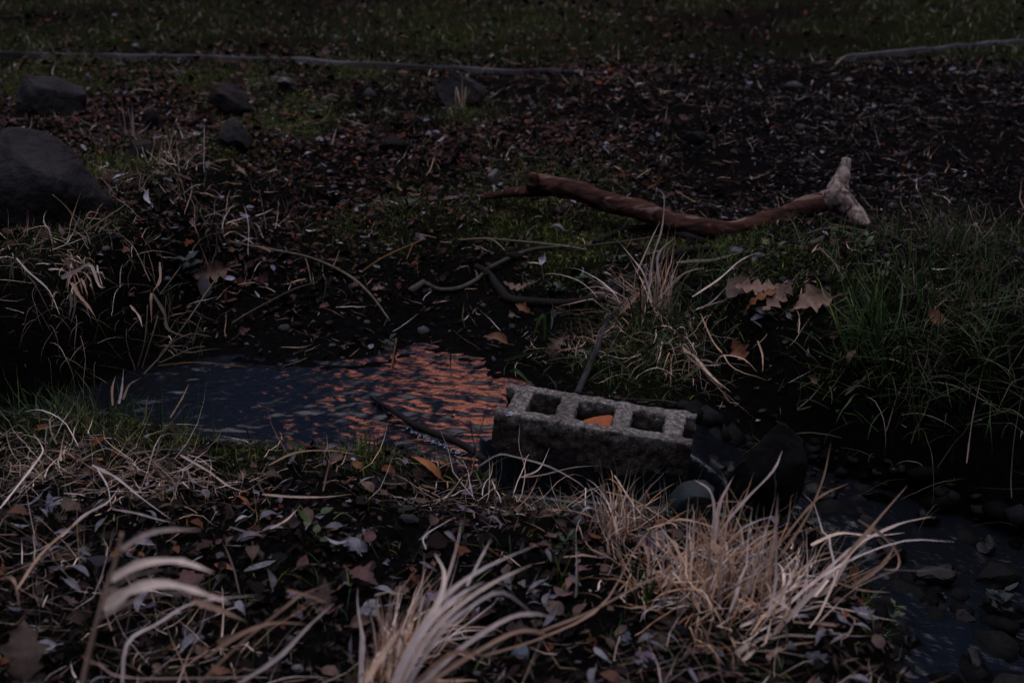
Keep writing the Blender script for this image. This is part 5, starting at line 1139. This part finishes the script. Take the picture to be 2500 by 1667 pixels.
# short living grass and moss
def short_grass(name, N, box, dens, L, w, pal, rg):
    X, Y = reg(N, *box, dens, rg); N = len(X)
    C, side = blade_paths(N, (0, 0, 0), 0, 0, 3, .4, .3, L, L * .4, .6, .5, K=4, rg=rg)
    C = C + np.stack([X, Y, H0(X, Y)], 1)[:, None, :]
    o = add_blades(name, C, side, w * rg.uniform(.6, 1.4, N), pick(pal, N, rg, .3)); return tag(o, kind='stuff')
mm = lambda x, y: np.clip(moss_mask(x, y), 0, 1)
short_grass('moss_patches', 42000, (-2.2, 2.2, 2.3, 6.4), lambda x, y, d, f: (d > .01) * mm(x, y) ** 1.3, .015, .0024, ('olive', 'lime'), rgL)
short_grass('field_grass', 30000, (-5, 5, 6.2, 13), lambda x, y, d, f: mm(x, y), .035, .005, ('olive', 'green', 'dull'), rgL)
short_grass('bank_grass', 6000, (-2.2, 2.2, 2.9, 6.3), lambda x, y, d, f: ((d > .02) & (f > .5)) * ((.25 + fbm(x * 3, y * 3, 77, 3)).clip(0, 1) * (1 - .6 * sstep(.4, 1.2, x) * sstep(3.7, 4.2, y))), .035, .0022, ('green', 'olive', 'dull'), rgL)
short_grass('right_bank_grass', 4200, (.45, 2.2, 2.4, 3.7), lambda x, y, d, f: ((d > .01) & (f > .5)) * .8 * sstep(.12, .45, d), .06, .0024, ('green', 'green', 'olive'), rgL)
short_grass('left_bank_grass', 900, (-2.2, -.75, 3.0, 3.9), lambda x, y, d, f: ((d > .01) & (f > .5)) * .8, .06, .0022, ('olive', 'dull', 'green'), rgL)
short_grass('near_bank_grass', 3000, (-1.6, 1.0, 1.3, 2.75), lambda x, y, d, f: ((d > .0) & (f < .5)) * (np.exp(-(d / .08) ** 2) + .16), .034, .002, ('green', 'green', 'lime', 'olive'), rgL)

# pebbles bedded in the soil and the stream bed
def pebbles(name, N, box, dens, size, rg, cols):
    X, Y = reg(N, *box, dens, rg); N = len(X); bm = bmesh.new(); bmesh.ops.create_icosphere(bm, subdivisions=1, radius=1)
    v = np.array([q.co[:] for q in bm.verts]); f = np.array([[q.index for q in t.verts] for t in bm.faces]); bm.free()
    sz = size * np.exp(rg.normal(0, .5, N)); sc = np.stack([sz * rg.uniform(.7, 1.3, N), sz * rg.uniform(.7, 1.3, N), sz * rg.uniform(.4, .8, N)], 1)
    P = v[None] * sc[:, None, :] * (1 + .18 * rg.normal(0, 1, (N, len(v), 1))); Rm = rotmats(N, .3, rg); P = np.einsum('nij,nkj->nki', Rm, P) + np.stack([X, Y, H0(X, Y) + sz * .15], 1)[:, None, :]
    T = np.repeat(np.array(cols)[rg.integers(0, len(cols), N)] * np.exp(rg.normal(0, .3, (N, 1))), len(v), axis=0)
    o = link(name, mesh_np(name, P.reshape(-1, 3), (f[None] + (np.arange(N) * len(v))[:, None, None]).reshape(-1, 3), T), M['litter']); return tag(o, kind='stuff')
pebbles('gravel', 5000, (-2, 2.5, 3.2, 6.6), lambda x, y, d, f: d_soil(x, y, d, f), .006, rgL, [(.012, .011, .012), (.026, .024, .027), (.006, .0055, .006), (.06, .056, .062)])
pebbles('streambed_gravel', 2600, (.35, 1.8, 1.0, 3.0), lambda x, y, d, f: (d < .03) * (.25 + .75 * sstep(-.25, .02, d)), .013, rgL, [(.007, .0065, .007), (.011, .010, .011), (.0035, .0032, .0035)])
def cobbles():
    wet = mat('wet_cobble', (.004, .0037, .004), .42, col2=(.0015, .0014, .0015), nscale=18, bump=.006, bscale=60, spec=.12)
    rg = np.random.default_rng(31); meshes = []
    for k in range(6):
        o = rock(0, 0, (.06 * rg.uniform(.8, 1.3), .05 * rg.uniform(.8, 1.2), .03 * rg.uniform(.8, 1.3)), 'x', wet, 700 + k, cuts=4, sub=3, jag=.16, loc=Vector((0, 0, 0))); meshes.append(o.data); bpy.data.objects.remove(o)
    X, Y = reg(130, .42, 1.45, 1.5, 2.9, lambda x, y, d, f: (d < .01) * 1.0, rg)
    for k in range(130):
        o = bpy.data.objects.new('cobble', meshes[k % 6]); COL.objects.link(o); sc = .35 + 1.1 * rg.uniform(0, 1) ** 2
        o.location = (X[k], Y[k], max(float(water_z(X[k], Y[k])) - .012 * sc, hz(X[k], Y[k]) - .008)); o.scale = (sc, sc, sc * rg.uniform(.8, 1.3)); o.rotation_euler = (rg.normal(0, .2), rg.normal(0, .2), rg.uniform(0, 6.28))
        tag(o, 'dark wet cobble breaking the surface of the lower stream', 'cobble', 'cobbles in the lower stream')
cobbles()
pebbles('near_bank_gravel', 500, (-1.4, .9, 1.3, 2.75), d_near, .004, rgL, [(.05, .045, .048), (.1, .095, .1), (.02, .018, .02)])
